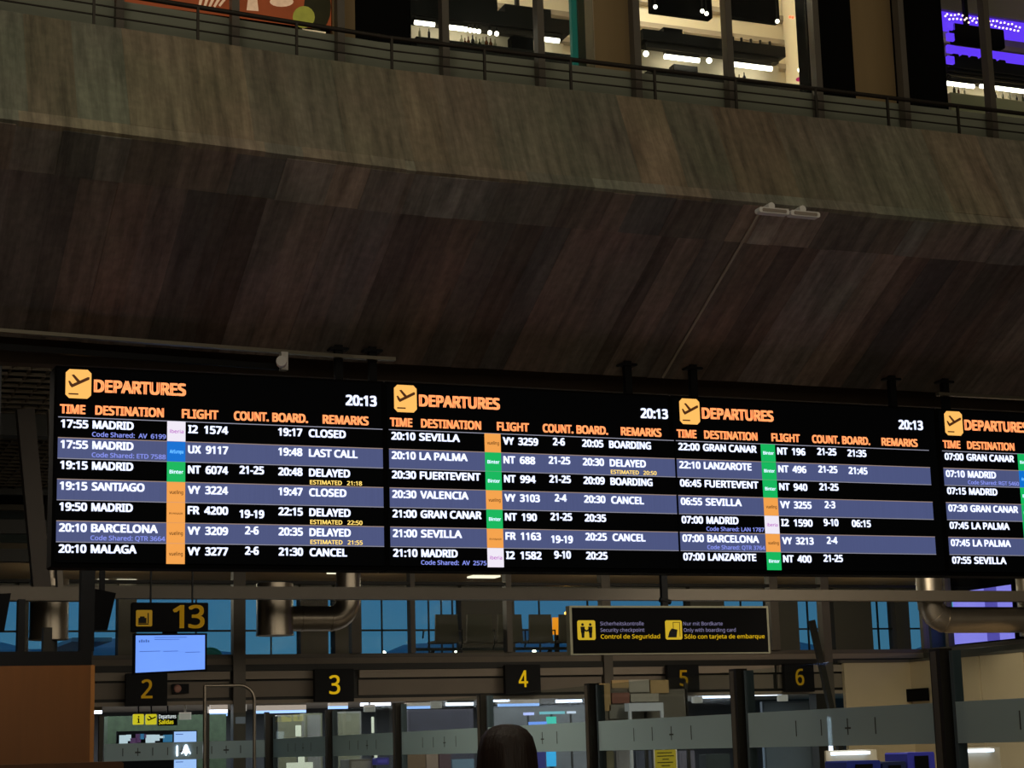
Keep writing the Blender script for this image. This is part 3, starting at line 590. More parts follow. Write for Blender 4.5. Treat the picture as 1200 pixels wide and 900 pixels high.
# conduit and floodlights on the gallery underside
A = Vector((8.04, 15.86, 5.045)); Bq = Vector((8.04, 13.83, 6.14))
o = MB().tube([A, Bq], 0.012, mat('pale_conduit', 'a59a88', 0.6), 8).build('conduit'); tag(o, 'thin pale conduit running up the concrete underside to the twin floodlights', 'pipe')
for i, (pa, pb) in enumerate((((886, 248), (921, 250)), ((923, 251), (957, 254)))):
    a, b = atY(*pa, 13.74), atY(*pb, 13.74); z = (a.z + b.z) / 2
    t = thing('floodlight', ['slim pale floodlight at the top end of the conduit', 'slim pale floodlight right of the conduit end'][i], 'light', ((a.x + b.x) / 2, 13.74, z + 0.1), 'twin floodlights on the concrete edge')
    MB().bev(a.x, b.x, 13.68, 13.76, z - 0.024, z + 0.024, 0.012, M_white).build('housing', t)
    MB().bev(a.x + 0.03, b.x - 0.03, 13.674, 13.682, z - 0.014, z + 0.014, 0.006, mat('lens_grey', '9a9084', 0.3)).build('lens', t)
    MB().tube([((a.x + b.x) / 2, 13.72, z + 0.055), ((a.x + b.x) / 2, 13.86, z + 0.055)], 0.032, M_white, 12).build('bracket', t)
# ================================================================ FAR WALL (Y=36)
YW = 36.0
def wx(px, py=740, D=YW): return atY(px, py, D).x
# left end to X=24.3 ; side wall X=24.5
mb = MB(); mb.box(-6, 24.5, YW, YW + 0.3, 3.42, 3.50, M_frame); struct(mb, 'trim_4', 'window sill ledge')
mb = MB(); mb.box(-6, 24.5, YW - 0.06, YW + 0.3, 3.18, 3.30, M_frame_d); mb.box(-6, 24.5, YW + 0.02, YW + 0.3, 3.30, 3.42, M_panel); struct(mb, 'trim_5')
xs = [-6, wx(100), wx(272), wx(416), wx(595), wx(706), wx(906), wx(962), 24.3]
t5 = thing('door_lintel', 'layered grey brown lintel above the doors under the number signs', 'lintel', (12, YW, 2.55))
for a, b in zip(xs[:-1], xs[1:]):
    MB().box(a + 0.06, b - 0.06, YW - 0.08, YW + 0.25, 3.02, 3.17, M_panel_l).build('panel', t5)
    MB().box(a + 0.06, b - 0.06, YW, YW + 0.25, 2.68, 2.98, M_panel).build('panel', t5)
MB().box(-6, 24.3, YW + 0.05, YW + 0.2, 2.62, 3.2, M_frame_d).build('backing', t5)
MB().box(-6, 24.3, YW - 0.06, YW + 0.25, 2.55, 2.62, M_panel_l).build('bottom_rail', t5)
# posts
POSTX = ((279, 0.12, 0), (416, 0.10, 1), (482, 0.05, 1), (595, 0.06, 1), (709, 0.1, 0), (906, 0.10, 1), (966, 0.10, 0))
pl = ['tall frame post left of the number three sign', 'window post behind the bent duct', 'thin window post left of the row of seats', 'thin window post behind the row of seats',
      'tall frame post left of the number five sign', 'window post right of the security sign', 'tall frame post right of the number six sign']
for (px, hw, up), lb in zip(POSTX, pl):
    x = wx(px); o = MB().box(x - hw, x + hw, YW - 0.12, YW + 0.1, 3.5 if up else 0, 6.2, M_frame).build('window_post'); tag(o, lb + ', grey brown', 'post', 'far wall posts')
# transom beam in front (spans side to side)
o = MB().box(-6, 24.5, 31.0, 31.25, atY(600, 702.5, 31).z, atY(600, 689, 31).z, M_frame).build('long_beam'); tag(o, 'long grey brown horizontal beam crossing below the departures boards', 'beam')
mb = MB(); mb.box(-6, 24.5, YW - 0.1, YW + 0.1, 4.86, 4.92, M_frame_d); struct(mb, 'trim_6')
mb = MB(); mb.box(-6, 24.5, YW, YW + 0.012, 3.5, 6.2, M_glass); struct(mb, 'window_5', 'upper interior glazing above the doors')
# upper floor
struct(B(-6, 24.5, YW + 0.3, 44.2, 3.2, 3.42, M_frame), 'floor_upper')
M_slat = mat('slatted_ceiling', 'b09470', 0.6, var=0.4, scale=3, stretch=(1, 14, 1))
struct(B(-6, 36, YW + 0.2, 44.2, 5.62, 5.75, M_slat), 'ceiling_upper')
for i, (p0, p1) in enumerate((((112, 681), (125, 681)), ((135, 681), (158, 681)), ((550, 676), (583, 676)), ((385, 671), (396, 671)))):
    a, b = atZ(*p0, 5.6), atZ(*p1, 5.6); o = MB().box(a.x, b.x, a.y - 0.25, a.y + 0.15, 5.58, 5.62, mat('recessed_light', 'fff0d0', 0.5, emit=1.3)).build('ceiling_light')
    tag(o, ['small recessed ceiling light above the number two sign, left one of a pair', 'larger recessed ceiling light above the number thirteen sign', 'wide recessed ceiling light above the row of seats', 'small recessed ceiling light above the bent duct'][i], 'light')
# outer facade at Y=44: columns, mullions, mid rail, panes
YO = 44.0
M_ocol = mat('facade_column', '514a40', 0.7)
for i, (a, b) in enumerate(((20, 32), (100, 108), (137, 158), (350, 382), (390, 412), (538, 600), (806, 846), (900, 932), (974, 1018), (1046, 1062))):
    xa, xb = wx(a, 740, YO), wx(b, 740, YO); o = MB().box(xa, xb, YO - 0.2, YO + 0.2, 3.3, 5.7, M_ocol).build('facade_column')
    tag(o, ['narrow column at far left behind the steel duct end', 'narrow column left of the black tilted screen', 'column behind the number thirteen sign', 'column seen behind the bent duct', 'column right of the bent duct, before the sky', 'wide column behind the seats', 'column behind the right half of the security sign', 'column right of the security sign', 'wide brown column right of the leaning pole', 'narrow column left of the right bent duct'][i] + ', outer facade', 'column', 'outer facade columns')
mb = MB(); zr_ = atY(450, 738.5, YO).z; mb.box(-6, 36, YO, YO + 0.1, zr_ - .02, zr_ + .02, M_frame_d); struct(mb, 'trim_7')
mb = MB(); mb.box(-6, 36, YO, YO + 0.1, 3.2, 3.5, M_frame); mb.box(-6, 36, YO, YO + 0.1, 5.3, 5.7, M_frame); struct(mb, 'trim_8')
for px in (230, 318, 448, 503, 518, 531, 633, 690, 812, 870, 948, 1030):
    x = wx(px, 740, YO); mb = MB().box(x - 0.015, x + 0.015, YO, YO + 0.06, 3.5, 5.4, M_frame_d); o = struct(mb, 'trim_9')
struct(MB().box(-6, 30, YO + 0.04, YO + 0.05, 3.5, 5.4, M_glass), 'window_6', 'outer facade glazing towards the apron')
struct(B(-6.3, -6, 36, 44.2, 0, 6, M_conc), 'wall_upper_left')
struct(B(-6, 36, YW + .02, YW + .2, 5.62, 6.4, M_frame_d), 'wall_front_header')
struct(B(36, 36.2, 36.3, 50, -0.1, 6, M_conc), 'wall_upper_right')
struct(B(-6, 36, YO, YO + 6, 6.0, 6.2, M_conc), 'roof_upper'); bpy.data.objects['roof_upper'].name = 'ceiling_outer'
# ================================================================ EXTERIOR
struct(B(-400, 800, 62, 900, -0.3, -0.1, mat('apron', '3a4450', 0.8)), 'floor_apron')
M_hill = mat('haze_painted_hill', 'e8f0ee', 0.95, var=0.25, scale=0.01)  # near-white base: the haze is put into the colour
vs = []; fs = []; n = 80
for i in range(n + 1):
    x = -300 + i * 15; hgt = 38 + 5 * math.sin(i * 0.35) + 4 * math.sin(i * 0.9 + 1) + 2 * math.sin(i * 2.1)
    vs += [(x, 520, -1), (x, 560, hgt * 0.6), (x, 620, hgt), (x, 700, -1)]
for i in range(n):
    for j in range(3): fs.append((i * 4 + j, (i + 1) * 4 + j, (i + 1) * 4 + j + 1, i * 4 + j + 1))
mb = MB(); mb.mesh(vs, fs, M_hill, True); struct(mb, 'ground_hills', 'hills beyond the apron, haze in their pale colour')
for i, (px, py) in enumerate(((351, 768), (450, 765), (535, 764), (626, 763))):
    p = atY(px, py, 90); t = thing('apron_lamp', ['left of the window post behind the bent duct', 'right of the bent duct', 'below the leftmost seat', 'below the fourth seat'][i] and 'small bright floodlight on a mast outside, seen ' + ['under the bent duct', 'right of the bent duct', 'below the leftmost seats', 'below the right seats'][i], 'lamp', (p.x, 90, 0), 'floodlights on the apron')
    MB().tube([(p.x, 90, -0.1), (p.x, 90, p.z)], 0.06, M_frame_d, 6).build('mast', t); mb = MB(); ball(mb, p, 0.10, M_tube, 6); mb.build('lamp_head', t)
# parked aircraft with green tail (partly seen beside the number 13 screen)
p = atY(257, 767, 80)
t = thing('parked_aircraft', 'green and white parked aircraft seen through the window right of the blue screen', 'aircraft', (p.x - 3, 80, 0))
M_gp = mat('aircraft_green', '2f9a50', 0.4); M_wp = mat('aircraft_white', 'b8ccd0', 0.4)
mb = MB(); mb.tube([(p.x - 14, 80, p.z - 1.1), (p.x - 12.5, 80, p.z - 0.9), (p.x - 4, 80, p.z - 0.9), (p.x - 1.2, 80, p.z - 0.7), (p.x + 0.5, 80, p.z - .62)], [0.3, 1.1, 1.25, 0.9, 0.2], M_wp, 16); mb.build('fuselage', t)
mb = MB(); ball(mb, (p.x - 0.4, 80, p.z - 0.1), 0.55, M_gp, 10, (1.0, 0.35, 0.75)); mb.build('tail_fin', t)
mb = MB(); mb.box(p.x - 7.5, p.x - 6, 72, 88, p.z + 0.1, p.z + 0.25, M_wp); mb.build('wing', t)
for dx in (-11.5, -6.7): MB().tube([(p.x + dx, 80, -0.1), (p.x + dx, 80, p.z - 1.2)], 0.15, M_dark, 8).build('landing_gear', t)
# ================================================================ SEATS on the upper floor
ys = 37.6
t = thing('airport_bench', 'row of brown airport seats seen from behind on the upper floor', 'bench', (atY(590, 760, ys).x, ys, 3.42))
M_seat = mat('seat_brown', '6a5d48', 0.6, var=0.1)
zt_ = atY(560, 720, ys).z; zb_ = atY(560, 752, ys).z
for (a, b) in ((510, 538), (547, 578), (583, 613), (620, 648), (655, 683), (690, 717)):
    xa, xb = atY(a, 740, ys).x, atY(b, 740, ys).x
    MB().prism([(xa, zb_), (xb, zb_), (xb - 0.03, zt_), (xa + 0.02, zt_)], ys, ys + 0.05, M_seat).build('backrest', t)
    MB().box(xa, xb, ys + 0.05, ys + 0.5, zb_ - 0.02, zb_ + 0.03, M_seat).build('seat', t)
zbm = atY(560, 760, ys).z
xa, xb = atY(490, 760, ys).x, atY(722, 760, ys).x
MB().box(xa, xb, ys + 0.15, ys + 0.23, zbm - 0.03, zbm + 0.03, M_frame_d).build('beam', t)
for a in (503, 542, 580, 616, 651, 686):
    x = atY(a, 740, ys).x; z0 = atY(a, 757, ys).z; z1 = atY(a, 738, ys).z
    MB().tube([(x, ys + 0.1, zbm), (x + 0.03, ys + 0.1, z0 + 0.05), (x + 0.03, ys + 0.1, z1), (x + 0.03, ys + 0.45, z1), (x + 0.03, ys + 0.5, z1 - 0.15)], 0.018, M_frame_d, 6).build('armrest', t)
for a in (512, 650): x = atY(a, 760, ys).x; MB().bar((x - 0.1, ys + 0.1, 3.42), (x, ys + 0.2, zbm), 0.05, 0.04, M_frame_d).build('leg', t); MB().bar((x - 0.1, ys + 0.45, 3.42), (x, ys + 0.2, zbm), 0.05, 0.04, M_frame_d).build('leg', t)
# amber lamp behind the seats
p = atY(664, 719, 38.6)
t = thing('amber_lamp', 'glowing amber wall lamp behind the seats beside the security sign', 'lamp', p)
mb = MB(); ball(mb, p, 0.05, mat('amber_glow', 'ffb040', 0.5, emit=6), 8); mb.build('globe', t); MB().tube([(p.x, 38.6, p.z), (p.x, 38.6, 3.42)], 0.015, M_frame_d, 6).build('stand', t)
point('amber_lamp_light', p + Vector((0, -0.1, 0.02)), 6, (1, 0.5, 0.1), 0.05)
q_ = [atY(652, 722, 37.5), atY(655, 741, 37.5)]
xa, xb = atY(648, 740, 38.3).x, atY(658, 740, 38.3).x; o = thing('amber_reflection', 'narrow glowing strip painted as an amber reflection between the last two seats', 'display', (xa, 38.3, 3.42)); MB().bev(xa, xb, 38.3, 38.33, q_[1].z, q_[0].z + .03, 0.01, mat('amber_reflection_glow', 'ff9a20', 0.5, emit=0.9)).build('display_panel', o); MB().box(xa + .05, xb - .05, 38.33, 38.36, 3.42, q_[0].z, M_frame_d).build('stand', o)  # glowing strip and stand put in for the amber reflection on the seat
# ================================================================ DUCTS
t = thing('round_duct', 'short vertical steel duct end at far left under the long beam', 'duct', (wx(57, 750, 33), 33, 3.6))
a, b = atY(34, 740, 33), atY(80, 740, 33); zb_ = atY(57, 748, 33).z; zt_ = 6.29
cx_ = (a.x + b.x) / 2; r_ = (b.x - a.x) / 2
MB().tube([(cx_, 33, zb_), (cx_, 33, zb_ + 0.35), (cx_, 33, zb_ + 1.0)], r_, M_steel, 28).build('duct_drum', t)
MB().tube([(cx_, 33, zb_ - 0.03), (cx_, 33, zb_ + 0.02)], r_ * 1.02, M_steel, 28).build('rim', t)
MB().tube([(cx_, 33, zb_ + 1.0), (cx_, 33, zt_)], r_ * 0.35, M_steel, 20).build('neck', t)
MB().tube([(cx_ + 0.05, 33, zb_ - 0.35), (cx_ + 0.05, 33, zb_)], 0.1, M_frame_d, 12).build('drain_pipe', t)
t = thing('bent_duct', 'steel duct with a vertical drum and an elbow, above the number three sign', 'duct', (wx(345, 740, 33), 33, 3.6))
a, b = atY(301, 730, 33), atY(343, 730, 33); cx_ = (a.x + b.x) / 2; r_ = (b.x - a.x) / 2; zb_ = atY(320, 743, 33).z
MB().tube([(cx_, 33, zb_), (cx_, 33, zb_ + 0.9)], r_, M_steel, 28).build('duct_drum', t); MB().tube([(cx_, 33, zb_ - 0.03), (cx_, 33, zb_ + 0.02)], r_ * 1.03, M_steel, 28).build('rim', t)
zc = (atY(370, 710, 33.1).z + atY(370, 740, 33.1).z) / 2; r2 = (atY(370, 710, 33.1).z - zc) * 0.98
x2 = atY(405, 720, 33.1).x; x1 = cx_
path = [(x1, 33.1, zc), (x2 - 0.28, 33.1, zc)] + [(x2 - 0.28 + 0.34 * math.sin(k * math.pi / 12), 33.1, zc + 0.34 - 0.34 * math.cos(k * math.pi / 12)) for k in range(1, 6)] + [(x2 + 0.06, 33.1, zc + 0.36), (x2 + 0.06, 33.1, 6.29)]
MB().tube(path, r2, M_steel, 24).build('elbow_pipe', t)
for xx in (x1 + 0.5, x2 - 0.3): MB().tube([(xx, 33.1, zc), (xx + 0.04, 33.1, zc)], r2 * 1.04, M_steel, 24).build('collar', t)
# right bent duct
D = 31.7
t = thing('bent_duct', 'large steel duct elbow at the right edge before the violet screen', 'duct', (wx(1130, 720, D), D, 3.8))
xl = atY(1089, 690, D).x; zc = (atY(1150, 716, D).z + atY(1150, 737, D).z) / 2; r2 = 0.26; R = 0.38
xd = 24.2
path = [(xl, D, 6.29), (xl, D, zc + R)] + [(xl + R - R * math.cos(k * math.pi / 12), D, zc + R - R * math.sin(k * math.pi / 12)) for k in range(1, 6)] + [(xl + R, D, zc), (xd, D, zc)]
MB().tube(path, r2, M_steel, 24).build('elbow_pipe', t)
for k in (1, 3, 5):
    c = Vector((xl + R - R * math.cos(k * math.pi / 12), D, zc + R - R * math.sin(k * math.pi / 12))); d = Vector((math.sin(k * math.pi / 12), 0, -math.cos(k * math.pi / 12))) * 0.02
    MB().tube([c - d, c + d], r2 * 1.03, M_steel, 24).build('collar', t)
MB().tube([(xd, D, zc - 0.32), (xd, D, 6.29)], 0.25, M_steel, 24).build('duct_drum', t)
# ================================================================ SIDE WALL at X=24.5 (right)
XS = 24.5
M_side = M_frame
mb = MB(); mb.box(XS, XS + 0.3, 12, 31.9, 3.5, 13, M_frame_d); mb.box(XS, XS + 0.3, 31.9, 36.2, 5.6, 13, M_frame_d); mb.box(XS, XS + 0.3, 12, 36.2, 3.28, 3.5, M_frame); struct(mb, 'wall_side')
for yy in (31.9, 34.95, 35.9): struct(MB().box(XS - 0.05, XS + 0.1, yy, yy + 0.12, 3.5, 5.6, M_frame), 'trim_10')
struct(MB().box(XS + 0.02, XS + 0.03, 31.9, 36, 3.5, 5.6, M_glass), 'window_7', 'side window in front of the violet screen')
# violet screen behind it
M_vs = mat('violet_screen', '8f86ee', 0.5, emit=0.95)
ys0, ys1 = atX(1188, 740, XS + 0.6).y, atX(1108, 740, XS + 0.6).y
t = thing('violet_screen', 'large glowing violet advertising screen behind the right bent duct', 'screen', (XS + 0.7, (ys0 + ys1) / 2, 3.5))
MB().box(XS + 0.62, XS + 0.7, ys0 - 0.05, ys1 + 0.05, 3.4, 5.2, M_case).build('screen_body', t)
zz0 = atX(1150, 752, XS + 0.6).z; zz1 = atX(1185, 685, XS + .6).z
yy = [ys0, ys0 + (ys1 - ys0) * 0.2, ys0 + (ys1 - ys0) * 0.38, ys1]
for k, m in enumerate((M_vs, mat('violet_screen_dark', '5a50b0', 0.5, emit=0.9), M_vs)): MB().box(XS + 0.6, XS + 0.62, yy[k], yy[k + 1], zz0, zz1, m).build('display_panel', t)
MB().box(XS + 0.59, XS + 0.6, ys1 - 0.35, ys1, atX(1115, 714, XS + .6).z, zz1, mat('teal_patch', '30b0b8', .5, emit=.9)).build('teal_patch', t)
struct(B(XS + 0.3, 30, 31, 36.2, 3.2, 3.4, M_frame), 'floor_side'); struct(B(XS + 0.3, 30, 36.1, 36.3, 3.4, 6, mat('slate_blue_wall', '2c3440', 0.7)), 'wall_side_rear')
# beige lower wall, individual panels
t = thing('beige_booth', 'tall beige booth wall behind the glass partition at the right', 'booth wall', (24, 34, 0))
for a, b in ((36.0, 34.9), (34.85, 33.3), (33.25, 31.8), (31.75, 30.2)):
    MB().box(24.0, 24.12, b, a, 0, 3.2, M_beige).build('panel', t)
MB().box(22.3, 24.0, 35.85, 35.95, 0, 3.2, M_beige).build('panel', t)
MB().box(22.2, 24.12, 35.83, 35.97, 3.2, 3.26, M_frame).build('top_rail', t); MB().box(23.98, 24.14, 30.2, 35.9, 3.2, 3.26, M_frame).build('top_rail', t)
# dark monitor on it
def px_on_x(px, py, X): return atX(px, py, X)
t = thing('wall_monitor', 'black monitor mounted on the beige booth wall', 'monitor', atX(1060, 815, 23.9))
a, b = atX(1087, 806, 23.9), atX(1036, 823, 23.9)
MB().box(23.86, 23.93, a.y, b.y, b.z - .02, a.z, M_case).build('screen_body', t); MB().box(23.9, 24.0, (a.y + b.y) / 2 - .1, (a.y + b.y) / 2 + .1, b.z, a.z - .05, M_dark).build('mount', t)
# under-cabinet light and blue bins
for (pa, pb, lab) in (((977, 883), (1020, 886), 'white strip light under the beige booth counter, left of the black partition post'), ((1130, 880), (1165, 880), 'white strip light right of the black partition post')):
    a, b = atY(*pa, 29), atY(*pb, 29); o = MB().box(a.x, b.x, 29, 29.1, a.z - 0.03, a.z + 0.02, M_tube_c).build('strip_light'); tag(o, lab, 'light')
    o2 = MB().box(a.x - .1, b.x + .2, 29.1, 29.15, 0, a.z + .05, mat('booth_grey', 'a89c88', .7)).build('booth_counter'); tag(o2, 'pale counter front of the booth, ' + ('left' if pa[0] < 1000 else 'right') + ' of the thick black partition post', 'counter')
o = MB().box(atY(972, 860, 29.2).x, atY(975, 860, 29.2).x, 29.2, 29.25, 0, atY(972, 840, 29.2).z, M_tube_c).build('strip_light'); tag(o, 'vertical white light strip at left edge of the booth', 'light')
M_bin = mat('blue_plastic', '1f2c8a', 0.45); M_bin2 = mat('violet_blue_plastic', '3a3ab0', 0.45)
for (a_, b_, m, lab) in (((992, 892), (1032, 900), M_bin, 'dark blue box left of the tall blue machine behind the glass'), ((1034, 893), (1062, 900), mat('navy', '14204a', .5), 'navy box between two blue machines'), ((1063, 882), (1096, 900), M_bin2, 'tall violet blue machine left of the thick black partition post')):
    a, b = atY(*a_, 24), atY(*b_, 24); t = thing('blue_machine', lab, 'machine', ((a.x + b.x) / 2, 24.3, 0)); MB().bev(a.x, b.x, 24, 24.6, 0, a.z, 0.02, m).build('body', t); MB().box(a.x + (b.x - a.x) * .25, a.x + (b.x - a.x) * .75, 23.98, 24, a.z - .35, a.z - .05, M_case).build('display_panel', t)
# ================================================================ NUMBER SIGNS
def numsign(cx0, cy0, w_, h_, s, lab, tw_=0.30):
    a, b = atY(cx0 - w_ / 2, cy0 - h_ / 2, YW - 0.35), atY(cx0 + w_ / 2, cy0 + h_ / 2, YW - 0.35)
    D = YW - 0.35
    t = thing('number_sign', lab, 'sign', ((a.x + b.x) / 2, D, b.z), 'door number signs')
    MB().bev(a.x, b.x, D, D + 0.12, b.z, a.z, 0.01, M_dark).build('panel', t); MB().box((a.x + b.x) / 2 - .1, (a.x + b.x) / 2 + .1, D + .12, D + .35, b.z + .1, a.z - .1, M_dark).build('bracket', t)
    mb = MB(); c = (a.x + b.x) / 2; hh = (a.z - b.z) * 0.56; text(mb, s, c - hh * 0.31, c + hh * 0.31, b.z + hh * 0.42, hh, D - 0.01, M_yel_d if s in '256' else M_yel, 0.012); mb.build('digit', t)
numsign(172, 808, 48, 38, '2', 'black sign with yellow two, beneath the blue check-in screen')
numsign(392, 803, 46, 38, '3', 'black sign with yellow three, below the bent duct')
numsign(613, 796, 42, 34, '4', 'black sign with yellow four, below the row of seats')
numsign(801, 795, 38, 32, '5', 'black sign with yellow five, below the wide security sign')
numsign(937, 794, 36, 33, '6', 'black sign with yellow six, beside the dark leaning pole')
p = atY(208, 807, YW - .12); t = thing('round_sensor', 'small round reddish sensor right of the number 2 sign', 'sensor', p); MB().box(p.x - .1, p.x + .22, p.y, p.y + .05, p.z - .09, p.z + .09, M_dark).build('plate', t); mb = MB(); ball(mb, p, .075, mat('sensor_red', 'c89080', .4), 8, (1, .4, 1)); mb.build('lens', t)
# ================================================================ SIGN 13 AND BLUE SCREEN
D = 22.0
a, b = atY(155, 706, D), atY(244, 740, D)
t = thing('counter_sign', 'black hanging check-in sign with luggage symbol and number 13', 'sign', ((a.x + b.x) / 2, D, b.z))
MB().bev(a.x, b.x, D, D + 0.1, b.z, a.z, 0.01, M_case).build('panel', t)
w_, h_ = b.x - a.x, a.z - b.z
ic = MB().bev(a.x + w_ * .05, a.x + w_ * .26, D - 0.006, D, b.z + h_ * .18, b.z + h_ * .74, 0.01, M_yel_d).build('icon_tile', t)
mb = MB(); mb.box(a.x + w_ * .08, a.x + w_ * .185, D - .01, D - .006, b.z + h_ * .29, b.z + h_ * .47, M_dark); mb.box(a.x + w_ * .10, a.x + w_ * .16, D - .01, D - .006, b.z + h_ * .47, b.z + h_ * .52, M_dark); mb.box(a.x + w_ * .20, a.x + w_ * .215, D - .01, D - .006, b.z + h_ * .29, b.z + h_ * .64, M_dark); mb.box(a.x + w_ * .08, a.x + w_ * .215, D - .01, D - .006, b.z + h_ * .24, b.z + h_ * .28, M_dark); mb.build('luggage_symbol', ic)
mb = MB(); text(mb, '1', a.x + w_ * .53, a.x + w_ * .68, b.z + h_ * .12, h_ * .78, D - .004, M_yel_d, 0.018); text(mb, '3', a.x + w_ * .735, a.x + w_ * .95, b.z + h_ * .12, h_ * .78, D - .004, M_yel_d, 0.018); mb.build('digits', t)
for q in (.25, .8): MB().tube([(a.x + w_ * q, D + .05, a.z), (a.x + w_ * q, D + .05, 6.3)], 0.012, M_dark, 6).build('hanger', t)
a, b = atY(156.5, 742.3, D), atY(242.5, 790, D)
t = thing('check_in_screen', 'glowing blue white screen hanging below the number 13 sign', 'screen', ((a.x + b.x) / 2, D, b.z))
M_bs = mat('blue_screen', '6f9cff', 0.4, emit=1.0, var=0.12, scale=1.5)
tl = 0.03
w_, h_ = b.x - a.x, a.z - b.z
def qd(mb, u0, u1, v0, v1, y0, y1, m):
    P_ = [(a.x + u * w_, b.z + v * h_ + tl * u * (1 - v) * 1.2) for u, v in ((u0, v0), (u1, v0), (u1, v1), (u0, v1))]; mb.prism(P_, y0, y1, m)
mb = MB(); qd(mb, 0, 1, 0, 1, D, D + .07, M_case); mb.build('screen_body', t)
mb = MB(); qd(mb, .03, .97, .05, .95, D - .006, D, M_bs); mb.build('display_panel', t)
mb = MB(); M_bsd = mat('blue_screen_text', '4468b8', .4, emit=.8)
for k in range(5): qd(mb, .07 + k * .03, .09 + k * .03, .78, .83 + .02 * (k % 2), D - .009, D - .007, M_bsd)
for (u0, u1, v) in ((.28, .62, .84), (.28, .72, .89), (.08, .36, .55), (.4, .6, .54), (.7, .9, .5)): qd(mb, u0, u1, v, v + .015, D - .009, D - .007, M_bsd)
mb.v = mb.v; mb.build('screen_lettering', t)
MB().box(a.x + w_ * .4, a.x + w_ * .6, D + .03, D + .06, a.z - .02, a.z + .06, M_dark).build('mount', t)
# ================================================================ SECURITY SIGN
D = 26.0
a, b = atY(667, 709, D), atY(903, 766, D)
t = thing('security_sign', 'wide black hanging sign for the security checkpoint in three languages', 'sign', ((a.x + b.x) / 2, D, b.z))
w_ = b.x - a.x; zt_ = (a.z + atY(901, 711, D).z) / 2; zb_ = (b.z + atY(668, 767, D).z) / 2; h_ = zt_ - zb_
MB().box(a.x, b.x, D, D + .14, zb_, zt_, mat('sign_frame', '8a8872', .5, .4)).build('frame', t)
MB().box(a.x + .04, b.x - .035, D - .005, D, zb_ + .02, zt_ - .03, M_case).build('panel', t)
def U(px): return atY(px, 740, D).x
def V(py): return atY(785, py, D).z
def V2(px, py): return atY(px, py, D).z
i1 = MB().bev(U(676.5), U(697.5), D - .012, D - .005, V2(686, 750), V2(686, 727), .02, M_yel).build('icon_tile', t)
mb = MB()
for cx_ in (682.5, 691.5):
    s = 1 if cx_ < 688 else -1; hp = V2(cx_, 732); zf = V2(cx_, 747.5)
    mb.prism([(U(cx_) + .022 * math.cos(k * .785), hp + .022 * math.sin(k * .785)) for k in range(8)], D - .016, D - .012, M_dark)
    mb.prism([(U(cx_) - .035, hp - .03), (U(cx_) + .035, hp - .03), (U(cx_) + .03, (hp + zf) / 2 - .02), (U(cx_) - .03, (hp + zf) / 2 - .02)], D - .016, D - .012, M_dark)
    mb.prism([(U(cx_) - .025, (hp + zf) / 2), (U(cx_) + .028, (hp + zf) / 2), (U(cx_) + .022, zf), (U(cx_) - .02, zf)], D - .016, D - .012, M_dark)
    mb.prism([(U(cx_), hp - .05), (U(cx_) + s * .065, hp - .085), (U(cx_) + s * .06, hp - .11), (U(cx_), hp - .08)], D - .016, D - .012, M_dark)
mb.build('people_symbol', i1)
i2 = MB().bev(U(779.5), U(799), D - .012, D - .005, V2(789, 749.5), V2(789, 727), .02, M_yel).build('icon_tile', t)
mb = MB(); x0, x1, z0, z1 = U(782), U(792), V2(789, 747), V2(789, 738)
mb.prism([(x0, z0), (x1, z0), (x1 + .02, z1), (x0 + .07, z1 + .02), (x0 + .03, z1 - .03)], D - .016, D - .012, M_dark)
for (p_, q_) in (((788.5, 729), (789, 740)), ((796, 729), (796.5, 746)), ): mb.box(U(p_[0]), U(p_[0]) + .008, D - .016, D - .012, V2(789, q_[1]), V2(789, p_[1]), M_dark)
mb.box(U(788.5), U(796.5), D - .016, D - .012, V2(789, 729.6), V2(789, 729), M_dark); mb.build('hand_symbol', i2)
mb = MB()
for (s, x0, x1, py, h, m, bo) in (('Sicherheitskontrolle', 703.5, 754.5, 733, .055, M_lav, .0), ('Security checkpoint', 703.5, 755, 740.5, .055, M_lav, .0), ('Control de Seguridad', 703.5, 773, 748.5, .062, M_yel, .015),
                      ('Nur mit Bordkarte', 801, 847, 733, .055, M_lav, 0), ('Only with boarding card', 801, 862, 740.5, .055, M_lav, 0), ('Sólo con tarjeta de embarque', 801.5, 895.5, 748.5, .062, M_yel, .015)):
    text(mb, s, U(x0), U(x1), V2(x0, py) , h, D - .008, m, bo)
mb.build('lettering', t)
x = U(782); MB().box(x - .05, x + .05, D + .02, D + .1, zt_, 6.3, M_dark).build('hanger', t); MB().tube([(x - .08, D + .05, zt_ + .1), (x + .1, D + .05, zt_ + .06)], .04, M_dark, 8).build('clamp', t)
# ================================================================ GLASS PARTITION (X=8.8)
XP = 8.8
ZP = 2.25
t = thing('glass_partition', 'long row of tall clear glass panes with a frosted band between black posts', 'partition', (XP, 24, 0))
M_post = mat('partition_post', '35322c', 0.4, 0.5); M_edge = mat('glass_edge', '5f6c74', 0.25, 0.3)
M_fr = thin_glass('frosted_band', (0.75, 0.82, 0.82), 0.72, (0.72, 0.86, 0.89), 0.0)
pys = [atX(px, 830, XP).y for px in (1108, 868, 695, 567, 467, 387, 318)]
pys = [9.6, 6.3] + pys
pys = sorted(pys)
M_etch = mat('dark_etch', '454844', 0.5)
for y in pys:
    po = MB().box(XP - 0.07, XP + 0.05, y - 0.07, y + 0.07, 0, ZP + 0.02, M_post).build('post', t)
    MB().box(XP - 0.01, XP + 0.075, y - 0.15, y - 0.11, 0, ZP, M_edge).build('glass_channel', po)
    MB().box(XP - 0.075, XP - 0.05, y - 0.02, y + 0.05, 0.02, ZP, M_frame).build('post_trim', po)
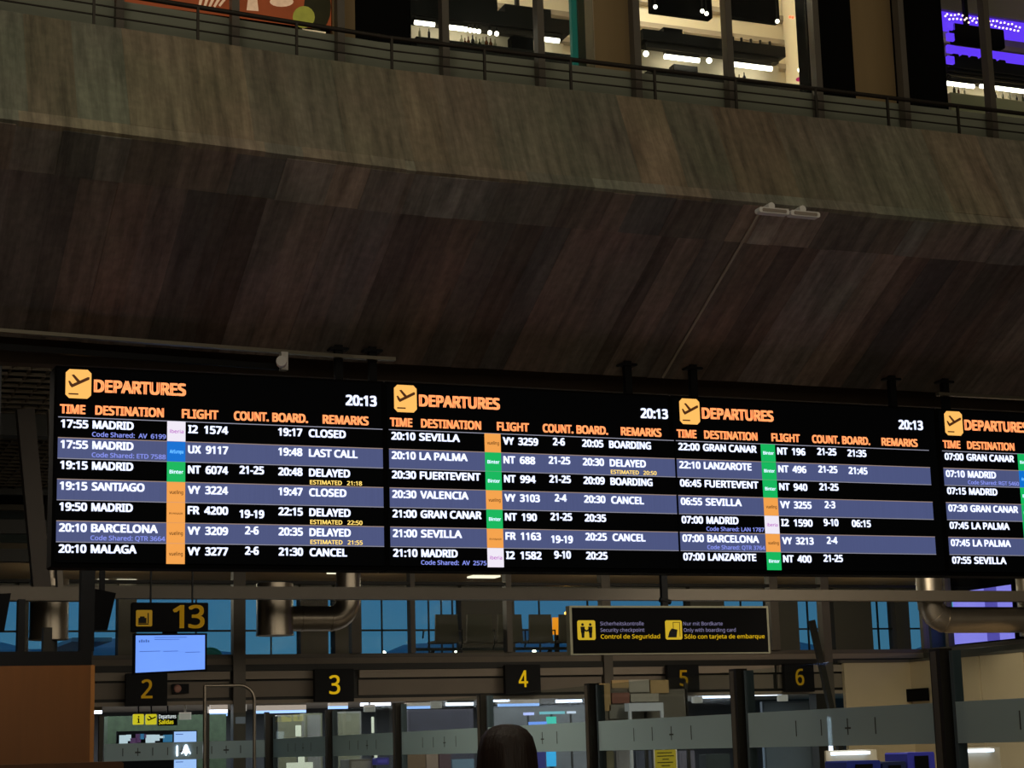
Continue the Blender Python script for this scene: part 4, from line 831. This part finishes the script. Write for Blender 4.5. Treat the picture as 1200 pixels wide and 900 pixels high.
for a, b in zip(pys[:-1], pys[1:]):
    pn = MB().box(XP - 0.005, XP + 0.005, a + 0.08, b - 0.12, 0.1, ZP, M_glass).build('pane', t)
    MB().box(XP - 0.009, XP - 0.006, a + 0.08, b - 0.12, 1.53, 1.85, M_fr).build('frosted_band', pn)
    mb = MB()
    for k in range(4):
        y = a + (b - a) * (.3 + .13 * k); mb.box(XP - .012, XP - .009, y, y + .012, 1.62, 1.76, M_etch)
        if k == 1: mb.box(XP - .012, XP - .009, y - .04, y + .05, 1.67, 1.685, M_etch)
    mb.build('plane_marks', pn)
# short return panel parallel to the far wall
xa, xb = atY(122, 880, 32).x, atY(318, 870, 32).x
t = thing('glass_screen', 'glass screen with frosted band before door number 2', 'partition', ((xa + xb) / 2, 32, 0))
MB().box(xa, xb - .1, 32, 32.01, 0.1, 2.3, M_glass).build('pane', t); MB().box(xa, xb - .1, 31.985, 31.995, 1.54, 1.83, M_fr).build('frosted_band', t)
for x in (xa - .06, (xa + xb) / 2 + .3, xb - .08): MB().box(x - .035, x + .035, 31.95, 32.05, 0, 2.3, M_post).build('post', t)
mb = MB()
for k in range(9):
    x = xa + .3 + k * .25; mb.box(x, x + .012, 31.975, 31.985, 1.62, 1.75, M_etch)
    if k % 3 == 1: mb.box(x - .04, x + .05, 31.975, 31.985, 1.665, 1.69, M_etch)
mb.build('plane_marks', t)
x = atY(208, 880, 31.9).x; mb = MB(); mb.box(x, x + .02, 31.965, 31.975, 1.6, 1.77, M_tube_c); x += .16
mb.prism([(x, 1.6), (x + .03, 1.66), (x + .08, 1.63), (x + .05, 1.69), (x + .015, 1.78), (x - .015, 1.78), (x - .05, 1.69), (x - .08, 1.63), (x - .03, 1.66)], 31.965, 31.975, M_tube_c); mb.build('lit_plane_mark', t)
o = MB().bev(atY(277, 845, 31.93).x, atY(288, 845, 31.93).x, 31.95, 32.0, atY(282, 848, 31.93).z, atY(282, 840, 31.93).z, .01, mat('paper_blue', '9fb0b8', .6, emit=.1)).build('paper_notice'); tag(o, 'small pale paper notice on the glass screen before door two', 'notice')
# curved steel barrier pipe
xr = atY(298, 830, 31.6).x; zr = atY(290, 803, 31.6).z; xl = atY(240, 803, 31.6).x
t = thing('barrier_pipe', 'thin steel pipe with a rounded corner before the post left of door three', 'pipe', (xr, 31.6, 0))
MB().tube([(xl, 31.6, zr), (xr - .25, 31.6, zr)] + [(xr - .25 + .25 * math.sin(k * math.pi / 12), 31.6, zr - .25 + .25 * math.cos(k * math.pi / 12)) for k in range(1, 6)] + [(xr, 31.6, zr - .25), (xr, 31.6, 0)], .03, M_steel, 10).build('pipe', t)
MB().tube([(xl, 31.6, zr), (xl, 31.6, 0)], .03, M_steel, 10).build('leg', t)
# ================================================================ AIRSIDE INTERIOR (behind doors)
struct(B(-6, 36, 48, 48.2, 0, 3.2, mat('airside_rear', '34363a', .7, var=.3, scale=1.2)), 'wall_airside')
struct(B(-6, 36, 36.4, 48, 2.72, 2.85, mat('airside_ceiling', '8a8680', .8)), 'ceiling_airside')
struct(B(-6, wx(104, 860), YW - .05, YW + .2, 0, 2.55, M_frame), 'wall_door_left')
# door frames between openings
for i, px in enumerate((279, 709, 960)):
    pass
k = 0
for (p0, p1, D, m, lab) in (((108, 834), (119, 834), 38, M_tube_c, 'bright short light at the corner left of door two'), ((246, 833), (266, 833), 39, M_tube_c, 'white ceiling light strip at right of door two'), ((244, 837), (266, 837), 41, M_tube_b, 'blue ceiling light strip at right of door two'),
        ((300, 834), (358, 833), 41, M_tube_b, 'long blue ceiling light strip left of sign three'), ((385, 829), (407, 828), 40, M_tube_b, 'blue light strip right below sign three'), ((423, 825), (457, 824.5), 38, M_tube_c, 'white light strip right of sign three'),
        ((475, 829), (505, 828), 41, M_tube_b, 'blue light strip in the middle between signs three and four'), ((523, 825), (554, 824), 38, M_tube_c, 'white light strip left of sign four'), ((577, 820), (596, 820), 37.5, M_tube_c, 'short white light strip below sign four, left'),
        ((584, 826), (631, 825), 40, M_tube_b, 'blue light strip behind the person\'s head'), ((652, 821), (681, 821), 38, M_tube_c, 'white light strip right of sign four'), ((742, 815), (772, 815), 38, M_tube_c, 'white light strip between the tan boxes and sign five'),
        ((775, 819), (800, 818), 38, M_tube_c, 'short white light strip below sign five'), ((816, 817), (855, 815), 38, M_tube_c, 'white light strip right of sign five'), ((883, 813), (915, 813), 38, M_tube_c, 'white light strip below sign six')):
    a, b = atY(*p0, D), atY(*p1, D); z = (a.z + b.z) / 2
    t = thing('strip_light', lab, 'light', ((a.x + b.x) / 2, D, z), 'airside ceiling strip lights')
    MB().box(a.x, b.x, D - .05, D + .05, z - .04, z + .02, m).build('tube', t); MB().box(a.x, b.x, D - .06, D + .06, z + .02, 2.73 if z < 2.7 else z + .06, M_panel).build('housing', t)
for (px, py, lab) in ((217, 839, 'white drum lamp below sign two'), (282, 829, 'small white drum lamp left of door three'), (433, 830, 'wide white drum lamp right of sign three'), (511, 826, 'white drum lamp between signs three and four'), (817, 820, 'white drum lamp right of sign five'), (917, 818, 'white drum lamp below sign six')):
    p = atY(px, py, 37); t = thing('drum_lamp', lab, 'light', p, 'white drum lamps under the airside ceiling')
    MB().tube([(p.x, 37, p.z - .07), (p.x, 37, p.z + .07)], .12, mat('drum_white', 'cfc8b8', .5, emit=.35), 16).build('drum', t); MB().tube([(p.x, 37, p.z + .07), (p.x, 37, 2.73)], .02, M_white, 6).build('stem', t)
# yellow info signs behind door 2
D = 37.5
def ys_tile(px0, px1, py0, py1, lab, kind):
    a, b = atY(px0, py0, D), atY(px1, py1, D); t = thing('yellow_sign', lab, 'sign', ((a.x + b.x) / 2, D, b.z)); MB().bev(a.x, b.x, D, D + .04, b.z, a.z, .012, mat('bright_yellow', 'f0dc28', .5, emit=.75)).build('panel', t); mb = MB()
    w_, h_ = b.x - a.x, a.z - b.z
    def q(pts): mb.face([(a.x + u * w_, D - .004, b.z + v * h_) for u, v in pts], M_dark)
    if kind == 'i': q([(.38, .15), (.65, .15), (.65, .22), (.38, .22)]); q([(.45, .2), (.58, .2), (.58, .6), (.45, .6)]); q([(.38, .53), (.46, .53), (.46, .6), (.38, .6)]); q([(.45, .68), (.58, .68), (.58, .82), (.45, .82)])
    else: q([(.16, .44), (.24, .36), (.92, .66), (.93, .76), (.82, .75)]); q([(.22, .82), (.34, .84), (.62, .57), (.48, .52)]); q([(.16, .44), (.10, .58), (.18, .60), (.3, .47)])
    mb.build('symbol', t); MB().box((a.x + b.x) / 2 - .015, (a.x + b.x) / 2 + .015, D + .01, D + .03, a.z, 2.73, M_dark).build('hanger', t)
ys_tile(156, 168.5, 837, 849, 'small yellow sign with a letter i behind door two', 'i'); ys_tile(171, 183.5, 837, 849, 'small yellow sign with a departing plane behind door two', 'p')
a, b = atY(185, 836, D), atY(208, 850, D); t = thing('departures_sign', 'small black sign reading Departures Salidas behind door two', 'sign', ((a.x + b.x) / 2, D, b.z)); MB().box(a.x, b.x, D, D + .04, b.z, a.z, M_dark).build('panel', t)
mb = MB(); text(mb, 'Departures', a.x + .02, b.x - .03, (a.z + b.z) / 2 + .02, .075, D - .004, mat('sign_white', 'e8e8e8', .5, emit=.8), .01); mb.build('white_lettering', t); mb = MB(); text(mb, 'Salidas', a.x + .02, b.x - .08, b.z + .03, .08, D - .004, MATS['bright_yellow'], .015); mb.build('yellow_lettering', t)
MB().box((a.x + b.x) / 2 - .015, (a.x + b.x) / 2 + .015, D + .01, D + .03, a.z, 2.73, M_dark).build('hanger', t)
# screens behind door 2
M_ls = mat('light_blue_screen', 'a8c8ff', .5, emit=1.0)
for (p0, p1, lab) in (((204, 857.5), (230, 869.5), 'pale blue small screen behind door two, above the frosted band'), ((204, 890), (230, 903), 'pale blue small screen behind door two, below the frosted band')):
    a, b = atY(*p0, 38), atY(*p1, 38); t = thing('small_screen', lab, 'screen', ((a.x + b.x) / 2, 38, b.z)); MB().box(a.x - .02, b.x + .02, 38, 38.06, b.z - .02, a.z + .02, M_case).build('screen_body', t); MB().box(a.x, b.x, 37.99, 38, b.z, a.z, M_ls).build('display_panel', t)
    mb = MB(); mb.box(a.x + .03, a.x + .18, 37.985, 37.99, a.z - .06, a.z - .045, M_bsd); mb.build('screen_line', t)
    MB().box((a.x + b.x) / 2 - .03, (a.x + b.x) / 2 + .03, 38.06, 38.1, 0 if p0[1] > 870 else atY(210, 889, 38).z + .03, a.z, M_dark).build('stand', t)
M_adv = [mat('advert_%d' % i, c, .5, emit=.7) for i, c in enumerate(('2f6f96', '5f9a86', '4a2c50', 'c8d8e0', '1f4a70', '7ab0d0'))]
a0, b0 = atY(140, 860, 39), atY(202, 872, 39)
shop = thing('shop_display', 'row of small coloured backlit adverts behind door two', 'display', ((a0.x + b0.x) / 2, 39, 0))
MB().box(a0.x - .05, b0.x + .05, 39.02, 39.1, 0, a0.z + .05, M_case).build('backing', shop)
x = a0.x
while x < b0.x - .05:
    ww = random.uniform(.06, .2); hh = random.uniform(.04, .2); z = random.uniform(b0.z, a0.z - hh) if hh < a0.z - b0.z else b0.z
    MB().box(x, min(b0.x, x + ww), 39.0, 39.02, z, z + hh, random.choice(M_adv)).build('advert', shop); x += ww * .8
# dark shelving and goods behind the doors (left part)
M_sh = mat('shelf_dark', '1c2022', .6); M_leaf = mat('goods_green', '3a4a34', .7, var=.6, scale=8)
o = MB().box(atY(126, 850, 40).x, atY(265, 850, 40).x, 40, 40.4, 0, atY(200, 838, 40).z, M_leaf).build('shelf_unit'); tag(o, 'dark shelving with mottled goods behind door two', 'shelves')
def blk(name, p0, p1, D, m, lab, cat, dep=.4, base=False, parts=None):
    a, b = atY(*p0, D), atY(*p1, D); t = thing(name, lab, cat, ((a.x + b.x) / 2, D, 0 if base else b.z))
    MB().bev(a.x, b.x, D, D + dep, 0 if base else b.z, a.z, .015, m).build('body', t)
    h = a.z - b.z; MB().box(a.x + .04, b.x - .04, D - .015, D, (b.z if not base else b.z) + .04, a.z - .04, parts or M_frame_d).build('front_panel', t); return t
G1 = mat('cabinet_grey', '77766e', .6, var=.15); G2 = mat('cabinet_light', 'b5b2a8', .6); G3 = mat('cabinet_olive', '6b6a52', .6, var=.2)
blk('cabinet', (324, 838), (356, 905), 40, G1, 'grey cabinet behind the glass below and left of sign three', 'cabinet', .5, True, G3)
blk('cabinet', (358, 836), (378, 905), 40.6, G3, 'olive cabinet beside a bright strip, below sign three', 'cabinet', .5, True, G1)
blk('cabinet', (394, 834), (424, 905), 41, G1, 'tall grey cabinet right of the partition post below sign three', 'cabinet', .5, True, G3)
blk('counter_desk', (409, 890), (437, 905), 35.2, G2, 'pale desk below the frosted band right of sign three', 'desk', .6, True, M_white)
for (p0, p1, lab) in (((347, 850), (353, 863), 'glowing white panel for a curved lamp reflection below sign three'), ((436, 840), (438.5, 859), 'thin bright vertical strip right of sign three'), ((347, 886), (354, 897), 'glowing white panel for a lamp reflection below the frosted band near door three'), ((326, 894), (356, 903), 'glowing white panel low near door three'), ((436, 884), (439, 896), 'thin bright strip under the frosted band')):
    a, b = atY(*p0, 39), atY(*p1, 39); D_ = {347: 39 if p0[1] < 870 else 38.8, 436: 39 if p0[1] < 870 else 38.8, 326: 38.3}[p0[0]]; o = thing('lit_shape', lab, 'light', ((a.x + b.x) / 2, D_, 0)); MB().bev(a.x, b.x, D_, D_ + .05, b.z, a.z, .01, mat('lit_panel', 'e8ead0', .5, emit=.85)).build('lit_face', o); MB().box((a.x + b.x) / 2 - .02, (a.x + b.x) / 2 + .02, D_ + .05, D_ + .1, 0, a.z, M_frame_d).build('stand', o)  # white panels below sign three stand in for lamp reflections
blk('display_case', (440, 888), (456, 896), 35, mat('violet_case', '4a44a0', .5, emit=.3), 'small violet display beside the pale desk', 'display', .2, False, mat('violet_case2', '6058b8', .5, emit=.4))
blk('retail_unit', (478, 832), (556, 905), 42, mat('mauve_dark', '38343c', .7, var=.2), 'dark mauve shop front between signs three and four', 'shop front', .3, True, mat('mauve_dark2', '2c2a33', .7, var=.4, scale=2))
for (p0, p1, c, lab) in (((476, 883), (497, 905), '7a5a30', 'orange brown poster panel low in the shop front'), ((498, 883), (512, 905), 'a08468', 'tan poster panel low in the shop front'), ((513, 883), (527, 905), '5a3838', 'dark red poster panel low in the shop front'), ((528, 890), (554, 905), '7a98a8', 'pale blue counter low in the shop front')):
    a, b = atY(*p0, 41.8), atY(*p1, 41.8); o = MB().bev(a.x, b.x, 41.7, 41.8, max(0, b.z), a.z, .01, mat('p' + c, c, .6, emit=.12, var=.4, scale=6)).build('poster'); tag(o, lab, 'poster')
blk('retail_unit', (572, 828), (690, 905), 43, mat('grey_front', '4a4c50', .7, var=.2), 'grey shop front right of the head of the person', 'shop front', .3, True, mat('grey_front2', '5c5e5e', .7, var=.3, scale=2))
DI = {614: 0, 633: 1, 665: 2, 641: 3, 620: 4, 628: 5}
for (p0, p1, c, e_, lab) in (((614, 835), (626, 838), 'b0b8f0', 1.2, 'small lavender light left above the frosted band'), ((633, 834), (662, 836.5), '6fb0b8', 1.0, 'thin teal light strip'), ((665, 833.5), (675, 836), 'c8d0e0', 1.0, 'small white light right of the teal strip'), ((641, 840), (652, 848), '38c0a8', 1.0, 'small turquoise screen above the frosted band'), ((620, 846), (641, 849), '6f9af0', 1.0, 'blue light strip by the turquoise screen'), ((628, 881), (640, 900), '28286a', .7, 'dark blue screen low beside the head'), ((641, 881), (652, 898), '30a8e0', 1.0, 'bright blue screen low beside the head')):
    dd_ = 42.6 - (.2 * DI[p0[0]] if p0[0] != 628 else 1.3); a, b = atY(*p0, dd_), atY(*p1, dd_); o = thing('small_display', lab, 'display', ((a.x + b.x) / 2, dd_, 0)); MB().box(a.x, b.x, dd_, dd_ + .05, b.z, a.z, mat('s' + c, c, .5, emit=e_)).build('display_panel', o); MB().box((a.x + b.x) / 2 - .02, (a.x + b.x) / 2 + .02, dd_ + .05, dd_ + .09, 0, a.z, M_frame_d).build('stand', o)
# boards and white frame put in behind the partition for reflections on its glass
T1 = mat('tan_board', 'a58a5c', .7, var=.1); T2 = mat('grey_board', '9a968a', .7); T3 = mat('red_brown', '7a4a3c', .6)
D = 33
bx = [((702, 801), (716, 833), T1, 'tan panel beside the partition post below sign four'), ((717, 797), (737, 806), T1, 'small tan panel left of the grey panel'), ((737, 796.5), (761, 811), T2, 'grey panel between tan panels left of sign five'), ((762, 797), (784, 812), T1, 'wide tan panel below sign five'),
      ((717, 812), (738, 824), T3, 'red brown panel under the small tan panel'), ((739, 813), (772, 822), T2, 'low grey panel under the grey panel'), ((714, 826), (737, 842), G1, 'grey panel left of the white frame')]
t = thing('reflection_boards', 'patchwork of tan, grey and red brown boards standing in for glass reflections left of sign five', 'reflection_standin', (atY(757, 820, D).x, D, 0))
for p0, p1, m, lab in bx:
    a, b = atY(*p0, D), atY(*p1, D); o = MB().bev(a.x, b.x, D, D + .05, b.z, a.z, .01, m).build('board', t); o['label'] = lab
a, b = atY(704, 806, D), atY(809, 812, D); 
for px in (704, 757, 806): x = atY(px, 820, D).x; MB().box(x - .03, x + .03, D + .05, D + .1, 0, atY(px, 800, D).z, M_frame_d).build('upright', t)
MB().box(atY(704, 812, D).x, atY(806, 812, D).x, D + .05, D + .08, atY(757, 846, D).z, atY(757, 808, D).z, mat('reflection_back', '5c584e', .7)).build('back_board', t)
a, b = atY(737, 824, 32.6), atY(778, 842, 32.6); t = thing('reflection_frame', 'white table-like frame standing in for a glass reflection left of sign five', 'frame', ((a.x + b.x) / 2, 32.6, 0)); M_wf = mat('reflection_frame', 'cfd0cc', .5, emit=.25)  # glowing frame put in for a reflection in the glass
MB().box(a.x, b.x, 32.6, 32.8, a.z - .15, a.z, M_wf).build('top', t)
for x in (a.x, b.x - .05): MB().box(x, x + .05, 32.6, 32.65, 0, a.z - .15, M_wf).build('leg', t)
a, b = atY(767, 879, 30), atY(793, 905, 30); t = thing('yellow_notice', 'yellow notice board with dark writing below the frosted band', 'notice', ((a.x + b.x) / 2, 30, 0)); MB().bev(a.x, b.x, 30, 30.03, b.z - .2, a.z, .01, mat('notice_yellow', 'c8b01c', .5, emit=.35)).build('panel', t)
mb = MB()
for k, (u0, u1) in enumerate(((.12, .8), (.1, .9), (.35, .65), (.1, .85), (.3, .7))): z = a.z - .06 - k * .055; w_ = b.x - a.x; mb.box(a.x + w_ * u0, a.x + w_ * u1, 29.995, 30, z, z + .016, M_dark)
mb.build('print_lines', t); MB().box(a.x - .02, a.x, 30, 30.03, 0, a.z + .02, M_white).build('upright', t); MB().box(b.x, b.x + .02, 30, 30.03, 0, a.z + .02, M_white).build('upright', t)
for (p0, p1, c, lab) in (((722, 878), (742, 905), 'a8aab0', 'pale grey cabinet below the frosted band'), ((707, 880), (720, 905), '7c7a60', 'olive cabinet beside the partition post'), ((745, 880), (764, 905), '5c6680', 'slate blue cabinet left of the yellow notice'), ((796, 880), (815, 905), '80829a', 'grey lavender cabinet right of the yellow notice'), ((827, 884), (856, 905), '3c4a50', 'dark screen cabinet with pale edge by the partition post')):
    blk('cabinet', p0, p1, 34, mat('k' + c, c, .6), lab, 'cabinet', .3, True, mat('k' + c + 'f', c, .5, var=.3, scale=4))
# blue grey door panels behind sign 6
for (p0, p1, lab) in (((893, 822), (953, 905), 'pale blue grey door behind the glass under sign six'),):
    blk('sliding_door', p0, p1, 37.3, mat('blue_grey_door', '5f7082', .5, var=.2), lab, 'door', .1, True, mat('blue_grey_door2', '76889c', .4, var=.15))
struct(B(wx(956, 860), wx(972, 860), YW - .1, YW + .2, 0, 2.55, M_frame_d), 'trim_11')
# leaning pole by sign 6
a, b = atY(951, 727, 34), atY(962, 778, 34); o = MB().bar(a, (b.x + .6, 34, 0), .12, .1, M_frame_d).build('leaning_pole'); tag(o, 'dark pole leaning left beside the number 6 sign', 'pole')
# ================================================================ LEFT: CHECK-IN KIOSK
D = 20.0
xk = atY(108, 840, D).x; zk = atY(60, 780, D).z
t = thing('check_in_wall', 'orange brown wooden backing wall of the check-in desk at lower left', 'wall panel', (0, D, 0))
for x0, x1 in ((-5.9, -2.5), (-2.49, 0.2), (0.21, xk)): MB().box(x0, x1, D, D + .15, 0, zk, M_wood).build('panel', t)
MB().box(xk - .02, xk + .02, D - .01, D + .16, 0, zk, mat('wood_edge', 'a06a30', .5)).build('edge_strip', t)
t = thing('steel_gantry', 'black steel frame standing on the brown check-in wall', 'frame', (1.5, D + .3, zk))
z0 = zk; z1 = atY(60, 764, D + .3).z
MB().box(-5.9, xk + .02, D + .2, D + .4, z0 - .1, z1, M_dark).build('bottom_rail', t)
for (a, b) in ((93, 109), (20, 28), (50, 60)): MB().box(atY(a, 720, D + .3).x, atY(b, 720, D + .3).x, D + .2, D + .35, z1, 6.3 if a == 93 else (z1 + .25 if a == 50 else atY(24, 703, D + .3).z), M_dark if a != 50 else M_frame_d).build('post', t)
# desk in front of it
a = atY(145, 892, 18)
t = thing('check_in_desk', 'brown check-in desk top at the bottom left corner', 'desk', (1.0, 18.3, 0)); MB().bev(-3, a.x, 18, 18.7, a.z - .25, a.z, .02, M_wood).build('desk_top', t); MB().box(-2.9, a.x - .05, 18.1, 18.6, 0, a.z - .25, M_wood).build('desk_body', t); MB().box(-2.9, atY(86, 897, 18).x, 17.98, 18.0, a.z - .2, a.z - .05, M_case).build('black_strip', t)
# tilted screens
for (c4, lab) in ((((-22, 697), (13, 695), (5, 740), (-25, 740)), 'black tilted screen cut by the left edge'), (((112, 690), (136, 695), (126, 738), (110, 738)), 'black tilted screen left of the number 13 sign')):
    pts = [atY(p[0], p[1], 21) for p in c4]; t = thing('tilted_screen', lab, 'screen', sum(pts, Vector()) / 4); MB().prism([(p.x, p.z) for p in reversed(pts)], 21, 21.08, M_case).build('screen_body', t); c = sum(pts, Vector()) / 4; MB().box(c.x - .03, c.x + .03, 21.08, 21.12, c.z, 6.3, M_dark).build('mount', t)
# leaning struts
DS = 24.5
for i, (p0, p1, w_, m) in enumerate((((28, 470), (49, 694), .22, mat('strut_brown', '2e261d', .6, var=.2)), ((58, 470), (70, 694), .07, M_frame))):
    a, b = atY(*p0, DS), atY(*p1, DS); a = b + (a - b) * ((6.05 - b.z) / (a.z - b.z))
    o = MB().bar(a, b, w_, .2, m).build('leaning_strut'); tag(o, ['wide dark brown leaning strut left of the leftmost departures board', 'thin grey leaning strut close to the leftmost departures board'][i], 'strut')
b = atY(111, 700, DS); o = MB().box(-5.9, b.x, DS - .34, DS - .11, atY(60, 704, DS - .3).z, atY(60, 688, DS - .3).z, M_frame).build('cross_bar'); tag(o, 'dark cross bar at far left carrying the leaning struts', 'beam')
b = atY(70, 615, 30); o = MB().box(-5.9, b.x, 30.4, 30.6, b.z - .1, b.z + .12, M_frame_d).build('cross_bar'); tag(o, 'dark cross bar below the mesh ceiling, behind the leaning struts', 'beam')
b = atY(70, 648, 30); o = MB().box(-5.9, b.x, 30.4, 30.6, b.z - .1, b.z + .1, M_frame_d).build('cross_bar'); tag(o, 'lower of two dark cross bars behind the leaning struts', 'beam')
# ================================================================ PERSON (seen from behind)
fw_ = Vector((math.sin(YAW), math.cos(YAW), 0)); hv = ray(594, 880); hv.z = 0; hv.normalize()
pp = hv * 7.3; ang = math.atan2(hv.x, hv.y)
root = thing('person', 'person with brown shoulder-length hair seen from behind at the bottom edge', 'person', (pp.x, pp.y, 0))
root.rotation_euler[2] = -ang
M_skin = mat('skin', 'a8785c', .6); M_coat = mat('dark_jacket', '101114', .8); M_trs = mat('trousers', '1a1c22', .8)
TOP = 1.685
def skinfig(name, verts, edges, rad, m, rootv=0, lv=1):
    me = bpy.data.meshes.new(name); me.from_pydata(verts, edges, []); o = bpy.data.objects.new(name, me); COL.objects.link(o)
    md = o.modifiers.new('s', 'SKIN'); md.use_smooth_shade = True
    for i, r in enumerate(rad): me.skin_vertices[0].data[i].radius = r if isinstance(r, tuple) else (r, r)
    me.skin_vertices[0].data[rootv].use_root = True
    ss = o.modifiers.new('u', 'SUBSURF'); ss.levels = lv; ss.render_levels = lv
    bpy.context.view_layer.update(); nm = bpy.data.meshes.new_from_object(o.evaluated_get(bpy.context.evaluated_depsgraph_get()))
    bpy.data.objects.remove(o); nm.materials.clear(); nm.materials.append(m); o2 = bpy.data.objects.new(name, nm); COL.objects.link(o2)
    for p in nm.polygons: p.use_smooth = True
    return o2
V = [(0, 0, .93), (0, 0, 1.08), (0, 0, 1.25), (0, .0, 1.37), (0, 0, 1.43), (0, .02, 1.50), (.17, 0, 1.36), (-.17, 0, 1.36), (.22, .0, 1.1), (-.22, 0, 1.1), (.2, .16, .92), (-.2, .16, .92), (.09, 0, .86), (-.09, 0, .86), (.1, .02, .48), (-.1, .02, .48), (.1, -.02, .08), (-.1, -.02, .08), (.11, .13, .04), (-.11, .13, .04)]
Ed = [(0, 1), (1, 2), (2, 3), (3, 4), (4, 5), (3, 6), (3, 7), (6, 8), (7, 9), (8, 10), (9, 11), (0, 12), (0, 13), (12, 14), (13, 15), (14, 16), (15, 17), (16, 18), (17, 19)]
R_ = [(.15, .11), (.135, .1), (.15, .11), (.14, .09), .06, .055, .06, .06, .045, .045, .032, .032, .09, .09, .06, .06, .045, .045, .035, .035]
body = skinfig('body', V, Ed, R_, M_coat); body.parent = root
# head with face (faces away from the viewer, towards +Y local)
mb = MB(); ball(mb, (0, .03, 1.555), .105, M_skin, 12, (.76, .9, 1.12))
mb.tube([(0, .02, 1.42), (0, .02, 1.5)], .05, M_skin, 12)
ball(mb, (0, .135, 1.56), .018, M_skin, 6, (.8, 1, 1.3))
for s in (-1, 1):
    ball(mb, (s * .032, .118, 1.585), .012, M_white, 6); ball(mb, (s * .032, .128, 1.585), .006, M_dark, 6); ball(mb, (s * .082, .03, 1.57), .024, M_skin, 6, (.4, .8, 1.2))
mb.box(-.02, .02, .122, .128, 1.525, 1.532, T3); h_o = mb.build('head'); h_o.parent = root
# hair: shaped shell with strands
M_hair = mat('hair_brown', '24140c', .55, var=.6, scale=12, stretch=(6, 6, .5), bump=.3)
vs = []; fs = []; n = 40; rings = [(TOP, .02), (TOP - .006, .052), (TOP - .022, .082), (TOP - .05, .105), (TOP - .10, .119), (TOP - .17, .124), (TOP - .24, .126), (TOP - .32, .122), (TOP - .40, .112), (TOP - .46, .09)]
for i, (z, r) in enumerate(rings):
    for j in range(n):
        a = 2 * math.pi * j / n; wv = 1 + .025 * math.sin(j * 5 + i * .3) + .015 * math.sin(j * 11)
        yy = math.sin(a) * r * wv * 1.05; 
        if yy > .05 and i > 3: yy = .05
        vs.append((math.cos(a) * r * wv * .93, yy + .0, z + (.008 * math.sin(j * 7) if i > 7 else 0)))
for i in range(len(rings) - 1):
    for j in range(n): fs.append((i * n + j, i * n + (j + 1) % n, (i + 1) * n + (j + 1) % n, (i + 1) * n + j))
fs.append(tuple(range(n)))
mb = MB(); mb.mesh(vs, fs, M_hair, True); ho = mb.build('hair'); ho.parent = root
for s in (-1, 1):   # hands with fingers
    hx, hy, hz = s * .2, .17, .91; vv = [(hx, hy, hz), (hx, hy + .05, hz - .05)]; ee = [(0, 1)]; rr = [.022, .028]
    for k in range(4):
        b0 = len(vv); ox = (k - 1.5) * .018; L = (.06, .075, .07, .055)[k]
        vv += [(hx + ox, hy + .085, hz - .085), (hx + ox, hy + .085 + L * .4, hz - .085 - L * .5), (hx + ox, hy + .085 + L * .35, hz - .085 - L)]; ee += [(1, b0), (b0, b0 + 1), (b0 + 1, b0 + 2)]; rr += [.01, .009, .008]
    b0 = len(vv); vv += [(hx - s * .035, hy + .045, hz - .03), (hx - s * .045, hy + .085, hz - .05)]; ee += [(0, b0), (b0, b0 + 1)]; rr += [.011, .009]
    o = skinfig('hand', vv, ee, rr, M_skin); o.parent = root
